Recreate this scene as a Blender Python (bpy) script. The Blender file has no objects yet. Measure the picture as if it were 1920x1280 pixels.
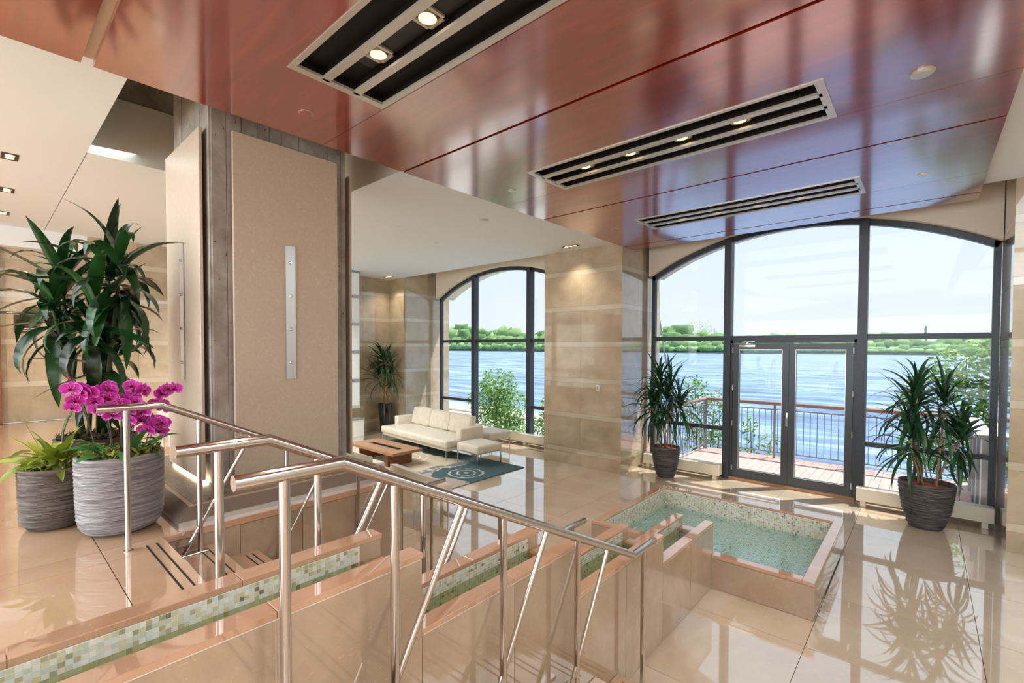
import bpy, bmesh, math, random
from mathutils import Vector, Matrix, Euler
random.seed(7)
SC = bpy.context.scene
COL = SC.collection
PI = math.pi

# ------------------------------------------------------------------ camera
cam_d = bpy.data.cameras.new('camera')
cam = bpy.data.objects.new('camera', cam_d)
COL.objects.link(cam)
YAW, PITCH, ROLL, FPX, CY = math.radians(41.389), math.radians(1.3669), math.radians(.1917), 879.05, 673.63
CAM_H = 2.2
Fw = Vector((-math.sin(YAW) * math.cos(PITCH), math.cos(YAW) * math.cos(PITCH), -math.sin(PITCH)))
Rt = Vector((math.cos(YAW), math.sin(YAW), 0))
Up = Rt.cross(Fw)
R2 = math.cos(ROLL) * Rt + math.sin(ROLL) * Up
U2 = -math.sin(ROLL) * Rt + math.cos(ROLL) * Up
M = Matrix((R2, U2, -Fw)).transposed().to_4x4()
M.translation = Vector((0, 0, CAM_H))
cam.matrix_world = M
cam_d.sensor_width = 36
cam_d.lens = 36 * FPX / 1920
cam_d.shift_y = (CY - 640) / 1920
cam_d.clip_start = .05
cam_d.clip_end = 5000
SC.camera = cam

# ------------------------------------------------------------------ sky, sun, exposure
SC.view_settings.view_transform = 'Standard'
SC.view_settings.look = 'None'
SC.view_settings.exposure = 0.28
SC.view_settings.gamma = 1
SC.view_settings.use_curve_mapping = False
SC.cycles.use_denoising = True
SC.cycles.max_bounces = 10
SC.cycles.diffuse_bounces = 6
SC.cycles.glossy_bounces = 5
SC.cycles.transmission_bounces = 6
SC.cycles.transparent_max_bounces = 16
SC.cycles.sample_clamp_indirect = 6
SC.cycles.caustics_reflective = False
SC.cycles.caustics_refractive = False
wd = bpy.data.worlds.new('sky')
SC.world = wd
wd.use_nodes = True
nt = wd.node_tree
bg = nt.nodes['Background']
tc = nt.nodes.new('ShaderNodeTexCoord')
sep = nt.nodes.new('ShaderNodeSeparateXYZ')
nt.links.new(tc.outputs['Generated'], sep.inputs[0])
rmp = nt.nodes.new('ShaderNodeValToRGB')
el = rmp.color_ramp.elements
el[0].position, el[0].color = 0.0, (.87, .935, 1.0, 1)
el[1].position, el[1].color = .75, (.62, .78, 1.0, 1)
e = el.new(.18); e.color = (.82, .905, 1.0, 1)
nt.links.new(sep.outputs['Z'], rmp.inputs[0])
nt.links.new(rmp.outputs[0], bg.inputs[0])
bg.inputs[1].default_value = .88

sun_d = bpy.data.lights.new('sun', 'SUN')
sun_d.energy = 6.2
sun_d.angle = math.radians(.55)
sun_d.color = (1, .95, .86)
sun = bpy.data.objects.new('sun', sun_d)
COL.objects.link(sun)
sun.rotation_euler = Vector((-.30, -.36, -1)).to_track_quat('-Z', 'Y').to_euler()

def area(name, loc, sx, sy, power, color=(.83, .93, 1.0), target=None):
    d = bpy.data.lights.new(name, 'AREA')
    d.shape = 'RECTANGLE'; d.size = sx; d.size_y = sy; d.energy = power; d.color = color
    o = bpy.data.objects.new(name, d); COL.objects.link(o); o.location = loc
    if target is not None:
        o.rotation_euler = (Vector(target) - Vector(loc)).to_track_quat('-Z', 'Y').to_euler()
    return o

# added fill lights without fixtures: over landing and stairs, and broadly from the rear
SPOT_W, DOWN_K = 26, 1.6
area('landing_fill', (-6.2, -3.0, 3.95), 7.0, 4.6, 330, target=(-6.5, -2.8, 0))
area('stair_fill', (1.7, -.6, 3.95), 2.2, 6.0, 130, target=(1.7, -.6, 0))
area('stair_fill_far', (1.6, 5.0, 3.95), 1.6, 4.0, 50, target=(1.6, 5.0, 0))
area('rear_fill', (-3.5, -6.1, 2.3), 10.5, 2.3, 420, (.90, .955, 1.0), target=(-3.5, 3.0, 2.2))  # broad fill added behind the camera, no real window there

# ------------------------------------------------------------------ node helpers
def srgb(r, g, b):
    f = lambda c: c / 12.92 if c <= .04045 else ((c + .055) / 1.055) ** 2.4
    return (f(r / 255), f(g / 255), f(b / 255), 1)

class NT:
    def __init__(s, name):
        m = bpy.data.materials.new(name); m.use_nodes = True
        s.m = m; s.t = m.node_tree; s.b = s.t.nodes['Principled BSDF']; s.out = s.t.nodes['Material Output']
    def n(s, typ, **kw):
        o = s.t.nodes.new('ShaderNode' + typ)
        for k, v in kw.items():
            if hasattr(o, k): setattr(o, k, v)
        return o
    def lk(s, a, b): s.t.links.new(a, b)
    def val(s, node, i, v):
        if hasattr(v, 'links') or hasattr(v, 'is_linked'): s.lk(v, node.inputs[i])
        else: node.inputs[i].default_value = v
    def math(s, op, a, b=0.0, c=None):
        o = s.n('Math', operation=op); s.val(o, 0, a); s.val(o, 1, b)
        if c is not None: s.val(o, 2, c)
        return o.outputs[0]
    def mix(s, f, a, b, blend='MIX'):
        o = s.n('Mix', data_type='RGBA', blend_type=blend)
        s.val(o, 0, f); s.val(o, 6, a); s.val(o, 7, b); return o.outputs[2]
    def ramp(s, x, stops, interp='LINEAR'):
        o = s.n('ValToRGB'); e = o.color_ramp; e.interpolation = interp
        while len(e.elements) < len(stops): e.elements.new(.5)
        for q, (p, c) in zip(e.elements, stops):
            q.position = p; q.color = c if len(c) == 4 else (*c, 1)
        s.lk(x, o.inputs[0]); return o.outputs[0]
    def pos(s, scale=(1, 1, 1), rnd=0.0, kind='Geometry'):
        if kind == 'Geometry': v = s.n('NewGeometry').outputs['Position']
        else: v = s.n('TexCoord').outputs[kind]
        mp = s.n('Mapping'); s.lk(v, mp.inputs[0]); mp.inputs[3].default_value = scale
        if rnd:
            r = s.n('ObjectInfo').outputs['Random']
            cmb = s.n('CombineXYZ')
            for i, k in enumerate((rnd, rnd * 1.7, rnd * .6)):
                s.lk(s.math('MULTIPLY', r, k), cmb.inputs[i])
            s.lk(cmb.outputs[0], mp.inputs[1])
        return mp.outputs[0]
    def noise(s, vec, scale, detail=4, rough=.55, dist=0.0):
        o = s.n('TexNoise'); s.lk(vec, o.inputs['Vector'])
        o.inputs['Scale'].default_value = scale; o.inputs['Detail'].default_value = detail
        o.inputs['Roughness'].default_value = rough; o.inputs['Distortion'].default_value = dist
        return o.outputs[0]
    def vor(s, vec, scale, feat='F1', out=0):
        o = s.n('TexVoronoi', feature=feat); s.lk(vec, o.inputs['Vector']); o.inputs['Scale'].default_value = scale
        return o.outputs[out]
    def wave(s, vec, scale, dist=2.0, direction='X', detail=2):
        o = s.n('TexWave'); o.bands_direction = direction; s.lk(vec, o.inputs['Vector'])
        o.inputs['Scale'].default_value = scale; o.inputs['Distortion'].default_value = dist; o.inputs['Detail'].default_value = detail
        return o.outputs[1]
    def bump(s, h, strength=.2, dist=.01):
        o = s.n('Bump'); s.lk(h, o.inputs['Height']); o.inputs['Strength'].default_value = strength
        o.inputs['Distance'].default_value = dist; s.lk(o.outputs[0], s.b.inputs['Normal'])
    def set(s, color=None, rough=None, metal=None, spec=None, ior=None, coat=None, coat_rough=None, alpha=None, trans=None, emit=None, emit_s=None, sheen=None, coat_ior=None):
        for k, v in (('Base Color', color), ('Roughness', rough), ('Metallic', metal), ('Specular IOR Level', spec), ('IOR', ior),
                     ('Coat Weight', coat), ('Coat Roughness', coat_rough), ('Alpha', alpha), ('Transmission Weight', trans),
                     ('Emission Color', emit), ('Emission Strength', emit_s), ('Sheen Weight', sheen), ('Coat IOR', coat_ior)):
            if v is None: continue
            if hasattr(v, 'is_linked'): s.lk(v, s.b.inputs[k])
            else: s.b.inputs[k].default_value = v
        return s.m

def plain(name, rgb, rough=.5, metal=0.0, **kw):
    t = NT(name); return t.set(color=srgb(*rgb), rough=rough, metal=metal, **kw)

MT = {}
def marble(name, a, b, c, rough, scale=1.0, rnd=6.0, streak=.5, coat=.0, ior=1.55, coat_ior=1.5):
    t = NT(name); v = t.pos(rnd=rnd)
    n1 = t.noise(v, 1.1 * scale, 6, .6, .6)
    col = t.ramp(n1, [(.3, srgb(*a)), (.52, srgb(*b)), (.72, srgb(*c))])
    n2 = t.noise(v, 9 * scale, 5, .65, 1.2)
    col = t.mix(t.ramp(n2, [(.55, (0, 0, 0)), (.72, (.35, .35, .35))]), col, srgb(*c))
    w = t.noise(t.pos((5, 5, 16), rnd), 3.2 * scale, 2, .5, 2.5)
    s_ = t.ramp(w, [(.70, (0, 0, 0)), (.735, (1, 1, 1)), (.76, (0, 0, 0))])
    col = t.mix(t.math('MULTIPLY', s_, streak), col, srgb(240, 222, 200))
    r = t.n('ObjectInfo').outputs['Random']
    hsv = t.n('HueSaturation'); t.lk(t.math('MULTIPLY_ADD', r, .10, .95), hsv.inputs['Value']); t.lk(col, hsv.inputs['Color'])
    return t.set(color=hsv.outputs[0], rough=rough, coat=coat, coat_rough=.02, ior=ior, coat_ior=coat_ior)
MT['floor'] = marble('polished_marble_floor', (192, 172, 149), (204, 186, 164), (214, 199, 178), .05, .8, coat=1.0, ior=1.6, coat_ior=2.2)
MT['floor_warm_lit'] = marble('marble_lamplight_tint', (188, 152, 120), (201, 166, 134), (212, 182, 152), .05, .8, coat=1.0, ior=1.6, coat_ior=1.9)  # same stone as the lower floor, warm lamplight put into its colour
MT['marble'] = marble('fountain_marble', (160, 138, 115), (172, 150, 126), (190, 170, 146), .08, 1.4, coat=.8, coat_ior=1.7)
MT['coping'] = marble('coping_marble', (184, 142, 114), (197, 154, 125), (210, 172, 144), .07, 1.6, coat=1.0, coat_ior=1.9)

def travertine():
    t = NT('travertine_panel'); v = t.pos(rnd=9)
    n1 = t.noise(v, 2.2, 5, .6, .4)
    col = t.ramp(n1, [(.28, srgb(164, 146, 118)), (.5, srgb(180, 163, 136)), (.72, srgb(194, 178, 152))])
    pits = t.noise(t.pos((1, 1, 1.6), 9), 22, 3, .5, .3)
    pm = t.ramp(pits, [(.69, (0, 0, 0)), (.74, (1, 1, 1))])
    big = t.ramp(t.noise(v, 4, 2), [(.5, (0, 0, 0)), (.62, (1, 1, 1))])
    col = t.mix(t.math('MULTIPLY', t.math('MULTIPLY', pm, big), .75), col, srgb(122, 96, 66))
    r = t.n('ObjectInfo').outputs['Random']
    hsv = t.n('HueSaturation'); t.lk(t.math('MULTIPLY_ADD', r, .16, .92), hsv.inputs['Value']); t.lk(col, hsv.inputs['Color'])
    t.bump(pm, .25, -.004)
    return t.set(color=hsv.outputs[0], rough=.2, coat=1.0, coat_rough=.03, coat_ior=1.75)
MT['trav'] = travertine()
MT['trav_band'] = marble('pale_stone_band', (186, 173, 150), (194, 182, 160), (204, 193, 172), .15, 1.2, streak=.1, coat=1.0, coat_ior=1.75)

def redwood():
    t = NT('red_veneer'); v = t.pos((.55, 3.5, 1), 5)
    n1 = t.noise(v, 1.6, 5, .6, .8)
    fine = t.noise(t.pos((3, 60, 3), 3), 3.0, 3, .6, .2)
    col = t.ramp(n1, [(.25, srgb(122, 28, 10)), (.5, srgb(144, 38, 14)), (.75, srgb(166, 54, 22))])
    col = t.mix(t.math('MULTIPLY', fine, .3), col, srgb(108, 34, 16))
    return t.set(color=col, rough=.3, coat=1.0, coat_rough=.12, ior=1.5, coat_ior=3.0)
MT['red'] = redwood()
MT['white'] = plain('white_paint', (225, 231, 234), .75)
MT['cream'] = plain('cream_paint', (226, 218, 202), .7)
MT['fascia'] = plain('taupe_paint', (206, 202, 188), .75)
MT['grout'] = plain('grout', (120, 104, 86), .85)
MT['joint'] = plain('pale_joint', (226, 214, 196), .7)
MT['dark'] = plain('dark_void', (22, 18, 16), .6)
MT['gapred'] = plain('dark_gap', (14, 6, 4), .7)
MT['black'] = plain('black_metal', (34, 30, 28), .45)
MT['frame'] = plain('graphite_aluminium', (62, 66, 72), .42, .35)
MT['doorframe'] = plain('door_aluminium', (72, 74, 78), .38, .35)
MT['champ'] = plain('satin_metal_trim', (206, 200, 190), .35, .55)
MT['leather'] = None
MT['chrome'] = plain('polished_chrome', (200, 200, 200), .12, 1.0)
MT['alu'] = plain('satin_aluminium', (214, 216, 220), .28, .9)

def steel():
    t = NT('brushed_stainless'); v = t.pos((8, 8, 8))
    n = t.noise(v, 30, 2)
    return t.set(color=srgb(204, 199, 195), rough=.17, metal=1.0)
MT['steel'] = steel()
def concrete():
    t = NT('board_formed_concrete'); v = t.pos()
    n1 = t.noise(v, 3.5, 7, .65, .3)
    col = t.ramp(n1, [(.3, srgb(124, 114, 102)), (.5, srgb(152, 145, 136)), (.7, srgb(176, 171, 163))])
    holes = t.noise(t.pos((1, 1, .6)), 26, 2, .5)
    hm = t.ramp(holes, [(.72, (0, 0, 0)), (.76, (1, 1, 1))])
    col = t.mix(t.math('MULTIPLY', hm, .8), col, srgb(60, 52, 46))
    t.bump(t.math('SUBTRACT', n1, hm), .5, .02)
    return t.set(color=col, rough=.85)
MT['conc'] = concrete()
def cladding():
    t = NT('mottled_cladding'); v = t.pos()
    n1 = t.noise(v, 14, 4, .6, 3.0)
    col = t.ramp(n1, [(.40, srgb(194, 178, 158)), (.6, srgb(199, 184, 164)), (.72, srgb(208, 195, 177))])
    return t.set(color=col, rough=.38, sheen=.2)
MT['clad'] = cladding()
MT['granite'] = None
def granite():
    t = NT('dark_polished_stone'); n = t.noise(t.pos((3, 9, 3)), 4, 5, .6, 1.0)
    return t.set(color=t.ramp(n, [(.3, srgb(96, 84, 72)), (.7, srgb(140, 126, 110))]), rough=.22)
MT['granite'] = granite()
MT['plinth'] = plain('bronze_grey_panel', (138, 124, 112), .28, .3)
MT['plinth_rim'] = plain('plinth_rim', (178, 156, 132), .3)

def mosaic(name, attr=False):
    t = NT(name)
    if attr:
        r = t.n('Attribute', attribute_name='rnd').outputs['Fac']
    else:
        r = t.n('ObjectInfo').outputs['Random']
    col = t.ramp(r, [(0, srgb(226, 226, 216)), (.16, srgb(200, 206, 192)), (.28, srgb(212, 210, 176)), (.42, srgb(236, 236, 230)), (.56, srgb(184, 178, 138)),
                     (.64, srgb(216, 224, 222)), (.76, srgb(208, 202, 158)), (.82, srgb(160, 158, 132)), (.88, srgb(222, 218, 204)), (.965, srgb(120, 116, 98))], 'CONSTANT')
    n = t.noise(t.pos(), 60, 3, .6, 1.0)
    col = t.mix(t.math('MULTIPLY', n, .25), col, srgb(176, 172, 150))
    return t.set(color=col, rough=.12, coat=.4, coat_rough=.03)
MT['mos'] = mosaic('glass_mosaic')
MT['mos_s'] = mosaic('glass_mosaic_field', True)
MT['mgrout'] = plain('mosaic_grout', (238, 236, 226), .7)

def glassmat(name, tint=(.97, .99, .985, 1), k=.35):
    t = NT(name)
    fr = t.n('Fresnel'); bf = t.n('NewGeometry').outputs['Backfacing']
    t.lk(t.math('MULTIPLY_ADD', bf, 1 / 1.45 - 1.45, 1.45), fr.inputs[0])
    tr = t.n('BsdfTransparent'); tr.inputs[0].default_value = tint
    gl = t.n('BsdfGlossy'); gl.inputs['Roughness'].default_value = 0.0
    mx = t.n('MixShader'); t.lk(t.math('MULTIPLY', fr.outputs[0], k), mx.inputs[0])
    t.lk(tr.outputs[0], mx.inputs[1]); t.lk(gl.outputs[0], mx.inputs[2]); t.lk(mx.outputs[0], t.out.inputs[0])
    return t.m
MT['glass'] = glassmat('window_glass')
def watermat(name, tint, bumps, k=1.0, strength=.25):
    t = NT(name)
    fr = t.n('Fresnel'); bf = t.n('NewGeometry').outputs['Backfacing']
    t.lk(t.math('MULTIPLY_ADD', bf, 1 / 1.33 - 1.33, 1.33), fr.inputs[0])
    tr = t.n('BsdfTransparent'); tr.inputs[0].default_value = tint
    gl = t.n('BsdfGlossy'); gl.inputs['Roughness'].default_value = .02
    bp = t.n('Bump'); t.lk(t.noise(t.pos(), bumps, 3, .55, .6), bp.inputs['Height']); bp.inputs['Strength'].default_value = strength; bp.inputs['Distance'].default_value = .02
    t.lk(bp.outputs[0], fr.inputs[1]); t.lk(bp.outputs[0], gl.inputs['Normal'])
    mx = t.n('MixShader'); t.lk(t.math('MULTIPLY', fr.outputs[0], k), mx.inputs[0])
    t.lk(tr.outputs[0], mx.inputs[1]); t.lk(gl.outputs[0], mx.inputs[2]); t.lk(mx.outputs[0], t.out.inputs[0])
    return t.m
MT['water'] = watermat('still_water', (.74, .76, .58, 1), 9, 1.0, .12)
MT['poolwater'] = watermat('pool_water', (.76, .94, .97, 1), 16, 1.2, .6)

def river():
    t = NT('river_water')
    v = t.pos((.022, .12, 1)); n1 = t.noise(v, 2.6, 6, .62, .4)
    v2 = t.pos((.006, .02, 1)); n2 = t.noise(v2, 1.2, 3)
    col = t.ramp(n1, [(.38, srgb(38, 64, 106)), (.5, srgb(92, 128, 178)), (.61, srgb(160, 188, 218))])
    col = t.mix(t.math('MULTIPLY', n2, .5), col, srgb(128, 158, 196))
    t.bump(n1, .4, .5)
    return t.set(color=col, rough=.35)
MT['river'] = river()

def wood(name, a, b, scale=(1, 8, 8), rough=.4):
    t = NT(name); v = t.pos(scale, 4, 'Object'); n = t.noise(v, 4, 5, .6, .6)
    return t.set(color=t.ramp(n, [(.3, srgb(*a)), (.7, srgb(*b))]), rough=rough)
MT['walnut'] = wood('oak_veneer', (150, 110, 82), (184, 144, 112))
MT['walnut_d'] = wood('dark_oak_panel', (112, 66, 46), (138, 86, 62))
MT['deck'] = wood('red_decking', (192, 152, 148), (206, 170, 166), (6, .6, 1), .7)
MT['railwood'] = wood('rail_cap', (138, 108, 96), (164, 134, 120), (.6, 6, 6), .55)
def leather():
    t = NT('cream_leather'); v = t.pos(kind='Object')
    n = t.noise(v, 7, 3, .5, .4); f = t.noise(v, 90, 2)
    t.bump(t.math('ADD', n, t.math('MULTIPLY', f, .15)), .22, .03)
    return t.set(color=t.ramp(n, [(.3, srgb(218, 210, 190)), (.7, srgb(232, 226, 210))]), rough=.42)
MT['leather'] = leather()
MT['offwhite'] = plain('cream_enamel', (228, 222, 204), .45)
MT['whiteglass'] = plain('white_back_painted_glass', (240, 244, 240), .08)
MT['greenglass'] = plain('green_glass', (120, 160, 140), .05)
MT['plaque'] = plain('brown_plaque', (74, 44, 34), .3)
MT['letter'] = plain('pale_lettering', (210, 196, 180), .5)
MT['blackgloss'] = plain('black_gloss', (16, 16, 20), .07, coat=.6)

def potmat(name, a, b):
    t = NT(name); v = t.pos((1, 1, 26), kind='Object'); n = t.noise(v, 4, 4, .6)
    return t.set(color=t.ramp(n, [(.35, srgb(*a)), (.65, srgb(*b))]), rough=.5)
MT['pot_dark'] = potmat('ribbed_charcoal', (40, 38, 40), (112, 108, 106))
MT['pot_grey'] = potmat('ribbed_grey', (104, 100, 102), (166, 162, 164))
MT['pot_brown'] = potmat('ribbed_umber', (62, 54, 50), (126, 114, 104))
MT['pot_plain'] = plain('dark_planter', (62, 54, 50), .45)
MT['soil'] = plain('brown_soil', (66, 46, 32), .95)
MT['clay'] = plain('clay_pellets', (168, 78, 46), .9)
def leafmat(name, a, b, c, rough=.32, trans=.0, objrnd=True):
    t = NT(name)
    r = t.n('ObjectInfo').outputs['Random'] if objrnd else t.n('Attribute', attribute_name='rnd').outputs['Fac']
    col = t.ramp(r, [(.0, srgb(*a)), (.5, srgb(*b)), (1, srgb(*c))])
    m = t.set(color=col, rough=rough)
    if trans:
        tl = t.n('BsdfTranslucent'); t.lk(col, tl.inputs[0])
        mx = t.n('MixShader'); mx.inputs[0].default_value = trans
        t.lk(t.b.outputs[0], mx.inputs[1]); t.lk(tl.outputs[0], mx.inputs[2]); t.lk(mx.outputs[0], t.out.inputs[0])
    return m
MT['leaf'] = leafmat('dracaena_leaf', (22, 54, 34), (34, 76, 44), (58, 104, 56), .3, .15)
MT['leaf_d'] = leafmat('glossy_dark_leaf', (14, 38, 18), (24, 58, 26), (40, 86, 36), .22, .1)
MT['leaf_y'] = leafmat('lime_leaf', (110, 130, 36), (146, 164, 52), (186, 186, 78), .35, .2)
MT['leaf_o'] = leafmat('orchid_leaf', (44, 98, 44), (66, 124, 58), (86, 142, 72), .35, .1)
MT['tree'] = leafmat('tree_leaves', (74, 118, 48), (116, 160, 70), (168, 200, 104), .55, .3, False)
MT['farwood'] = leafmat('far_woodland', (84, 120, 76), (108, 144, 90), (136, 168, 108), .9, 0, False)
MT['cane'] = plain('cane_bark', (182, 154, 118), .8)
MT['cane_g'] = plain('green_cane', (70, 82, 52), .7)
MT['bark'] = plain('tree_bark', (98, 84, 66), .9)
MT['moss'] = leafmat('moss', (104, 116, 40), (134, 144, 56), (90, 92, 40), .9, 0, False)
MT['moss_d'] = leafmat('dark_moss', (62, 50, 32), (84, 66, 42), (48, 38, 26), .95, 0, False)
def petal():
    t = NT('magenta_petal'); v = t.n('Attribute', attribute_name='rnd').outputs['Fac']
    col = t.ramp(v, [(0, srgb(176, 16, 110)), (.45, srgb(206, 44, 170)), (.85, srgb(226, 96, 208)), (1, srgb(246, 180, 238))])
    tl = t.n('BsdfTranslucent'); t.lk(col, tl.inputs[0])
    t.set(color=col, rough=.5)
    mx = t.n('MixShader'); mx.inputs[0].default_value = .25
    t.lk(t.b.outputs[0], mx.inputs[1]); t.lk(tl.outputs[0], mx.inputs[2]); t.lk(mx.outputs[0], t.out.inputs[0])
    return t.m
MT['petal'] = petal()
MT['lip'] = plain('orchid_lip', (150, 10, 60), .5)
MT['stem'] = plain('orchid_stem', (70, 66, 48), .6)
def emis(name, rgb, s):
    t = NT(name); return t.set(color=(*rgb, 1), emit=(*rgb, 1), emit_s=s)
MT['bulb'] = emis('lit_bulb', (1, .72, .38), 1.7)
MT['led'] = emis('warm_led_strip', (1, .86, .66), 9.0)
MT['quay'] = plain('pale_asphalt', (206, 204, 198), .9)
MT['moss_bank'] = plain('grassy_bank', (110, 132, 74), .95)
MT['kerb'] = plain('quay_kerb', (200, 184, 164), .9)
MT['shore'] = plain('shore_rock', (118, 116, 106), .95)
MT['galv'] = plain('galvanised_rail', (150, 156, 160), .45, .5)
MT['whitemetal'] = plain('white_parapet', (226, 228, 230), .5)
MT['domemat'] = plain('dome_lattice', (206, 214, 226), .6)

# ------------------------------------------------------------------ mesh helpers
class MB:
    def __init__(s): s.v = []; s.f = []; s.a = []
    def quad(s, *p):
        i = len(s.v); s.v += [tuple(q) for q in p]; s.f.append(tuple(range(i, i + len(p)))); return s
    def box(s, x0, x1, y0, y1, z0, z1):
        i = len(s.v)
        s.v += [(x, y, z) for z in (z0, z1) for x, y in ((x0, y0), (x1, y0), (x1, y1), (x0, y1))]
        for f in ((3, 2, 1, 0), (4, 5, 6, 7), (0, 1, 5, 4), (1, 2, 6, 5), (2, 3, 7, 6), (3, 0, 4, 7)):
            s.f.append(tuple(i + k for k in f))
        return s
    def frus(s, b, t):
        """b,t = (x0,x1,y0,y1,z) lower and upper rectangles"""
        i = len(s.v)
        for x0, x1, y0, y1, z in (b, t): s.v += [(x0, y0, z), (x1, y0, z), (x1, y1, z), (x0, y1, z)]
        for f in ((3, 2, 1, 0), (4, 5, 6, 7), (0, 1, 5, 4), (1, 2, 6, 5), (2, 3, 7, 6), (3, 0, 4, 7)):
            s.f.append(tuple(i + k for k in f))
        return s
    def prism(s, poly, axis, a, b):
        """poly of (u,v); axis 'y': (u,v)->(u,·,v); 'x': (·,u,v); 'z': (u,v,·)"""
        i = len(s.v); n = len(poly)
        for w in (a, b):
            for u, v in poly:
                s.v.append((u, w, v) if axis == 'y' else ((w, u, v) if axis == 'x' else (u, v, w)))
        s.f.append(tuple(i + k for k in range(n))); s.f.append(tuple(i + n + k for k in reversed(range(n))))
        for k in range(n):
            k2 = (k + 1) % n; s.f.append((i + k, i + n + k, i + n + k2, i + k2))
        return s
    def tube(s, path, r, n=10, caps=True):
        path = [Vector(p) for p in path]; rs = r if isinstance(r, (list, tuple)) else [r] * len(path)
        i0 = len(s.v); prev = None
        for k, p in enumerate(path):
            if k == 0: d = path[1] - p
            elif k == len(path) - 1: d = p - path[k - 1]
            else: d = ((path[k + 1] - p).normalized() + (p - path[k - 1]).normalized())
            d.normalize()
            if prev is None:
                a = Vector((0, 0, 1)) if abs(d.z) < .9 else Vector((1, 0, 0))
                u = d.cross(a).normalized()
            else: u = (prev - d * prev.dot(d)).normalized()
            w = d.cross(u); prev = u
            sc = 1.0
            if 0 < k < len(path) - 1:
                c = (path[k + 1] - p).normalized().dot(d); sc = 1 / max(c, .5)
            bend = None
            if sc > 1.001:
                bend = ((path[k + 1] - p).normalized() - (p - path[k - 1]).normalized()).normalized()
            for j in range(n):
                t = 2 * PI * j / n; q = (u * math.cos(t) + w * math.sin(t)) * rs[k]
                if bend is not None: q += bend * (q.dot(bend)) * (sc - 1)
                s.v.append(tuple(p + q))
        for k in range(len(path) - 1):
            for j in range(n):
                a, b = i0 + k * n + j, i0 + k * n + (j + 1) % n
                s.f.append((a, b, b + n, a + n))
        if caps:
            s.f.append(tuple(i0 + j for j in reversed(range(n)))); e = i0 + (len(path) - 1) * n
            s.f.append(tuple(e + j for j in range(n)))
        return s
    def lathe(s, prof, n=32, c=(0, 0, 0), wob=None):
        i0 = len(s.v)
        for k, (r, z) in enumerate(prof):
            for j in range(n):
                t = 2 * PI * j / n; rr = r + (wob(k, j) if wob else 0)
                s.v.append((c[0] + rr * math.cos(t), c[1] + rr * math.sin(t), c[2] + z))
        for k in range(len(prof) - 1):
            for j in range(n):
                a, b = i0 + k * n + j, i0 + k * n + (j + 1) % n
                s.f.append((a, b, b + n, a + n))
        s.f.append(tuple(i0 + j for j in reversed(range(n)))); e = i0 + (len(prof) - 1) * n
        s.f.append(tuple(e + j for j in range(n)))
        return s
    def rbox(s, x0, x1, y0, y1, z0, z1, r=.03, seg=3, puff=0.0):
        bm = bmesh.new(); bmesh.ops.create_cube(bm, size=1)
        if puff: bmesh.ops.subdivide_edges(bm, edges=bm.edges[:], cuts=3, use_grid_fill=True)
        sx, sy, sz = x1 - x0, y1 - y0, z1 - z0
        for v in bm.verts:
            p = v.co.copy(); k = [1 - (2 * abs(c)) ** 2 for c in p]
            v.co = Vector((p.x * sx + (puff * (1 if p.x > 0 else -1) * k[1] * k[2] if abs(p.x) > .49 else 0),
                           p.y * sy + (puff * (1 if p.y > 0 else -1) * k[0] * k[2] if abs(p.y) > .49 else 0),
                           p.z * sz + (puff * (1 if p.z > 0 else -1) * k[0] * k[1] if abs(p.z) > .49 else 0)))
            v.co += Vector(((x0 + x1) / 2, (y0 + y1) / 2, (z0 + z1) / 2))
        sharp = [e for e in bm.edges if e.calc_face_angle(0) > .9]
        bmesh.ops.bevel(bm, geom=sharp, offset=r, segments=seg, affect='EDGES', profile=.5, clamp_overlap=True)
        bm.verts.index_update(); i = len(s.v)
        s.v += [tuple(v.co) for v in bm.verts]
        s.f += [tuple(i + v.index for v in f.verts) for f in bm.faces]
        bm.free(); return s
    def xf(s, m):
        s.v = [tuple(m @ Vector(p)) for p in s.v]; return s
    def mesh(s, name, smooth=False, ang=None):
        me = bpy.data.meshes.new(name); me.from_pydata(s.v, [], s.f); me.update()
        if smooth:
            me.polygons.foreach_set('use_smooth', [True] * len(me.polygons))
            if ang: me.set_sharp_from_angle(angle=math.radians(ang))
        if s.a:
            at = me.attributes.new('rnd', 'FLOAT', 'FACE'); at.data.foreach_set('value', s.a)
        return me

def tag(o, label=None, cat=None, group=None, kind=None):
    if label: o['label'] = label
    if cat: o['category'] = cat
    if group: o['group'] = group
    if kind: o['kind'] = kind
    return o
def empty(name, loc=(0, 0, 0), rz=0.0, label=None, cat=None, group=None, kind=None):
    o = bpy.data.objects.new(name, None); COL.objects.link(o); o.location = loc; o.rotation_euler = (0, 0, rz)
    o.empty_display_size = .05
    return tag(o, label, cat, group, kind)
def put(name, me, mat, parent=None, world=True, **kw):
    """link a mesh (MB or Mesh data). world=True: vertices are world coordinates even under a moved parent"""
    if isinstance(me, MB): me = me.mesh(name, kw.pop('smooth', False), kw.pop('ang', None))
    kw.pop('smooth', None); kw.pop('ang', None)
    o = bpy.data.objects.new(name, me); COL.objects.link(o)
    if mat is not None and not me.materials: me.materials.append(MT[mat] if isinstance(mat, str) else mat)
    if parent is not None:
        o.parent = parent
        if world:
            pm = Matrix.Translation(parent.location) @ parent.rotation_euler.to_matrix().to_4x4()
            q = parent
            while q.parent is not None:
                q = q.parent
                pm = (Matrix.Translation(q.location) @ q.rotation_euler.to_matrix().to_4x4()) @ pm if False else pm
            o.matrix_parent_inverse = pm.inverted()
    return tag(o, **kw)
def copy_tree(o, parent=None):
    c = o.copy(); COL.objects.link(c); c.parent = parent
    if parent is not None: c.matrix_parent_inverse = o.matrix_parent_inverse.copy()
    for ch in list(o.children): copy_tree(ch, c)
    return c
B = lambda *a: MB().box(*a)
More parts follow.
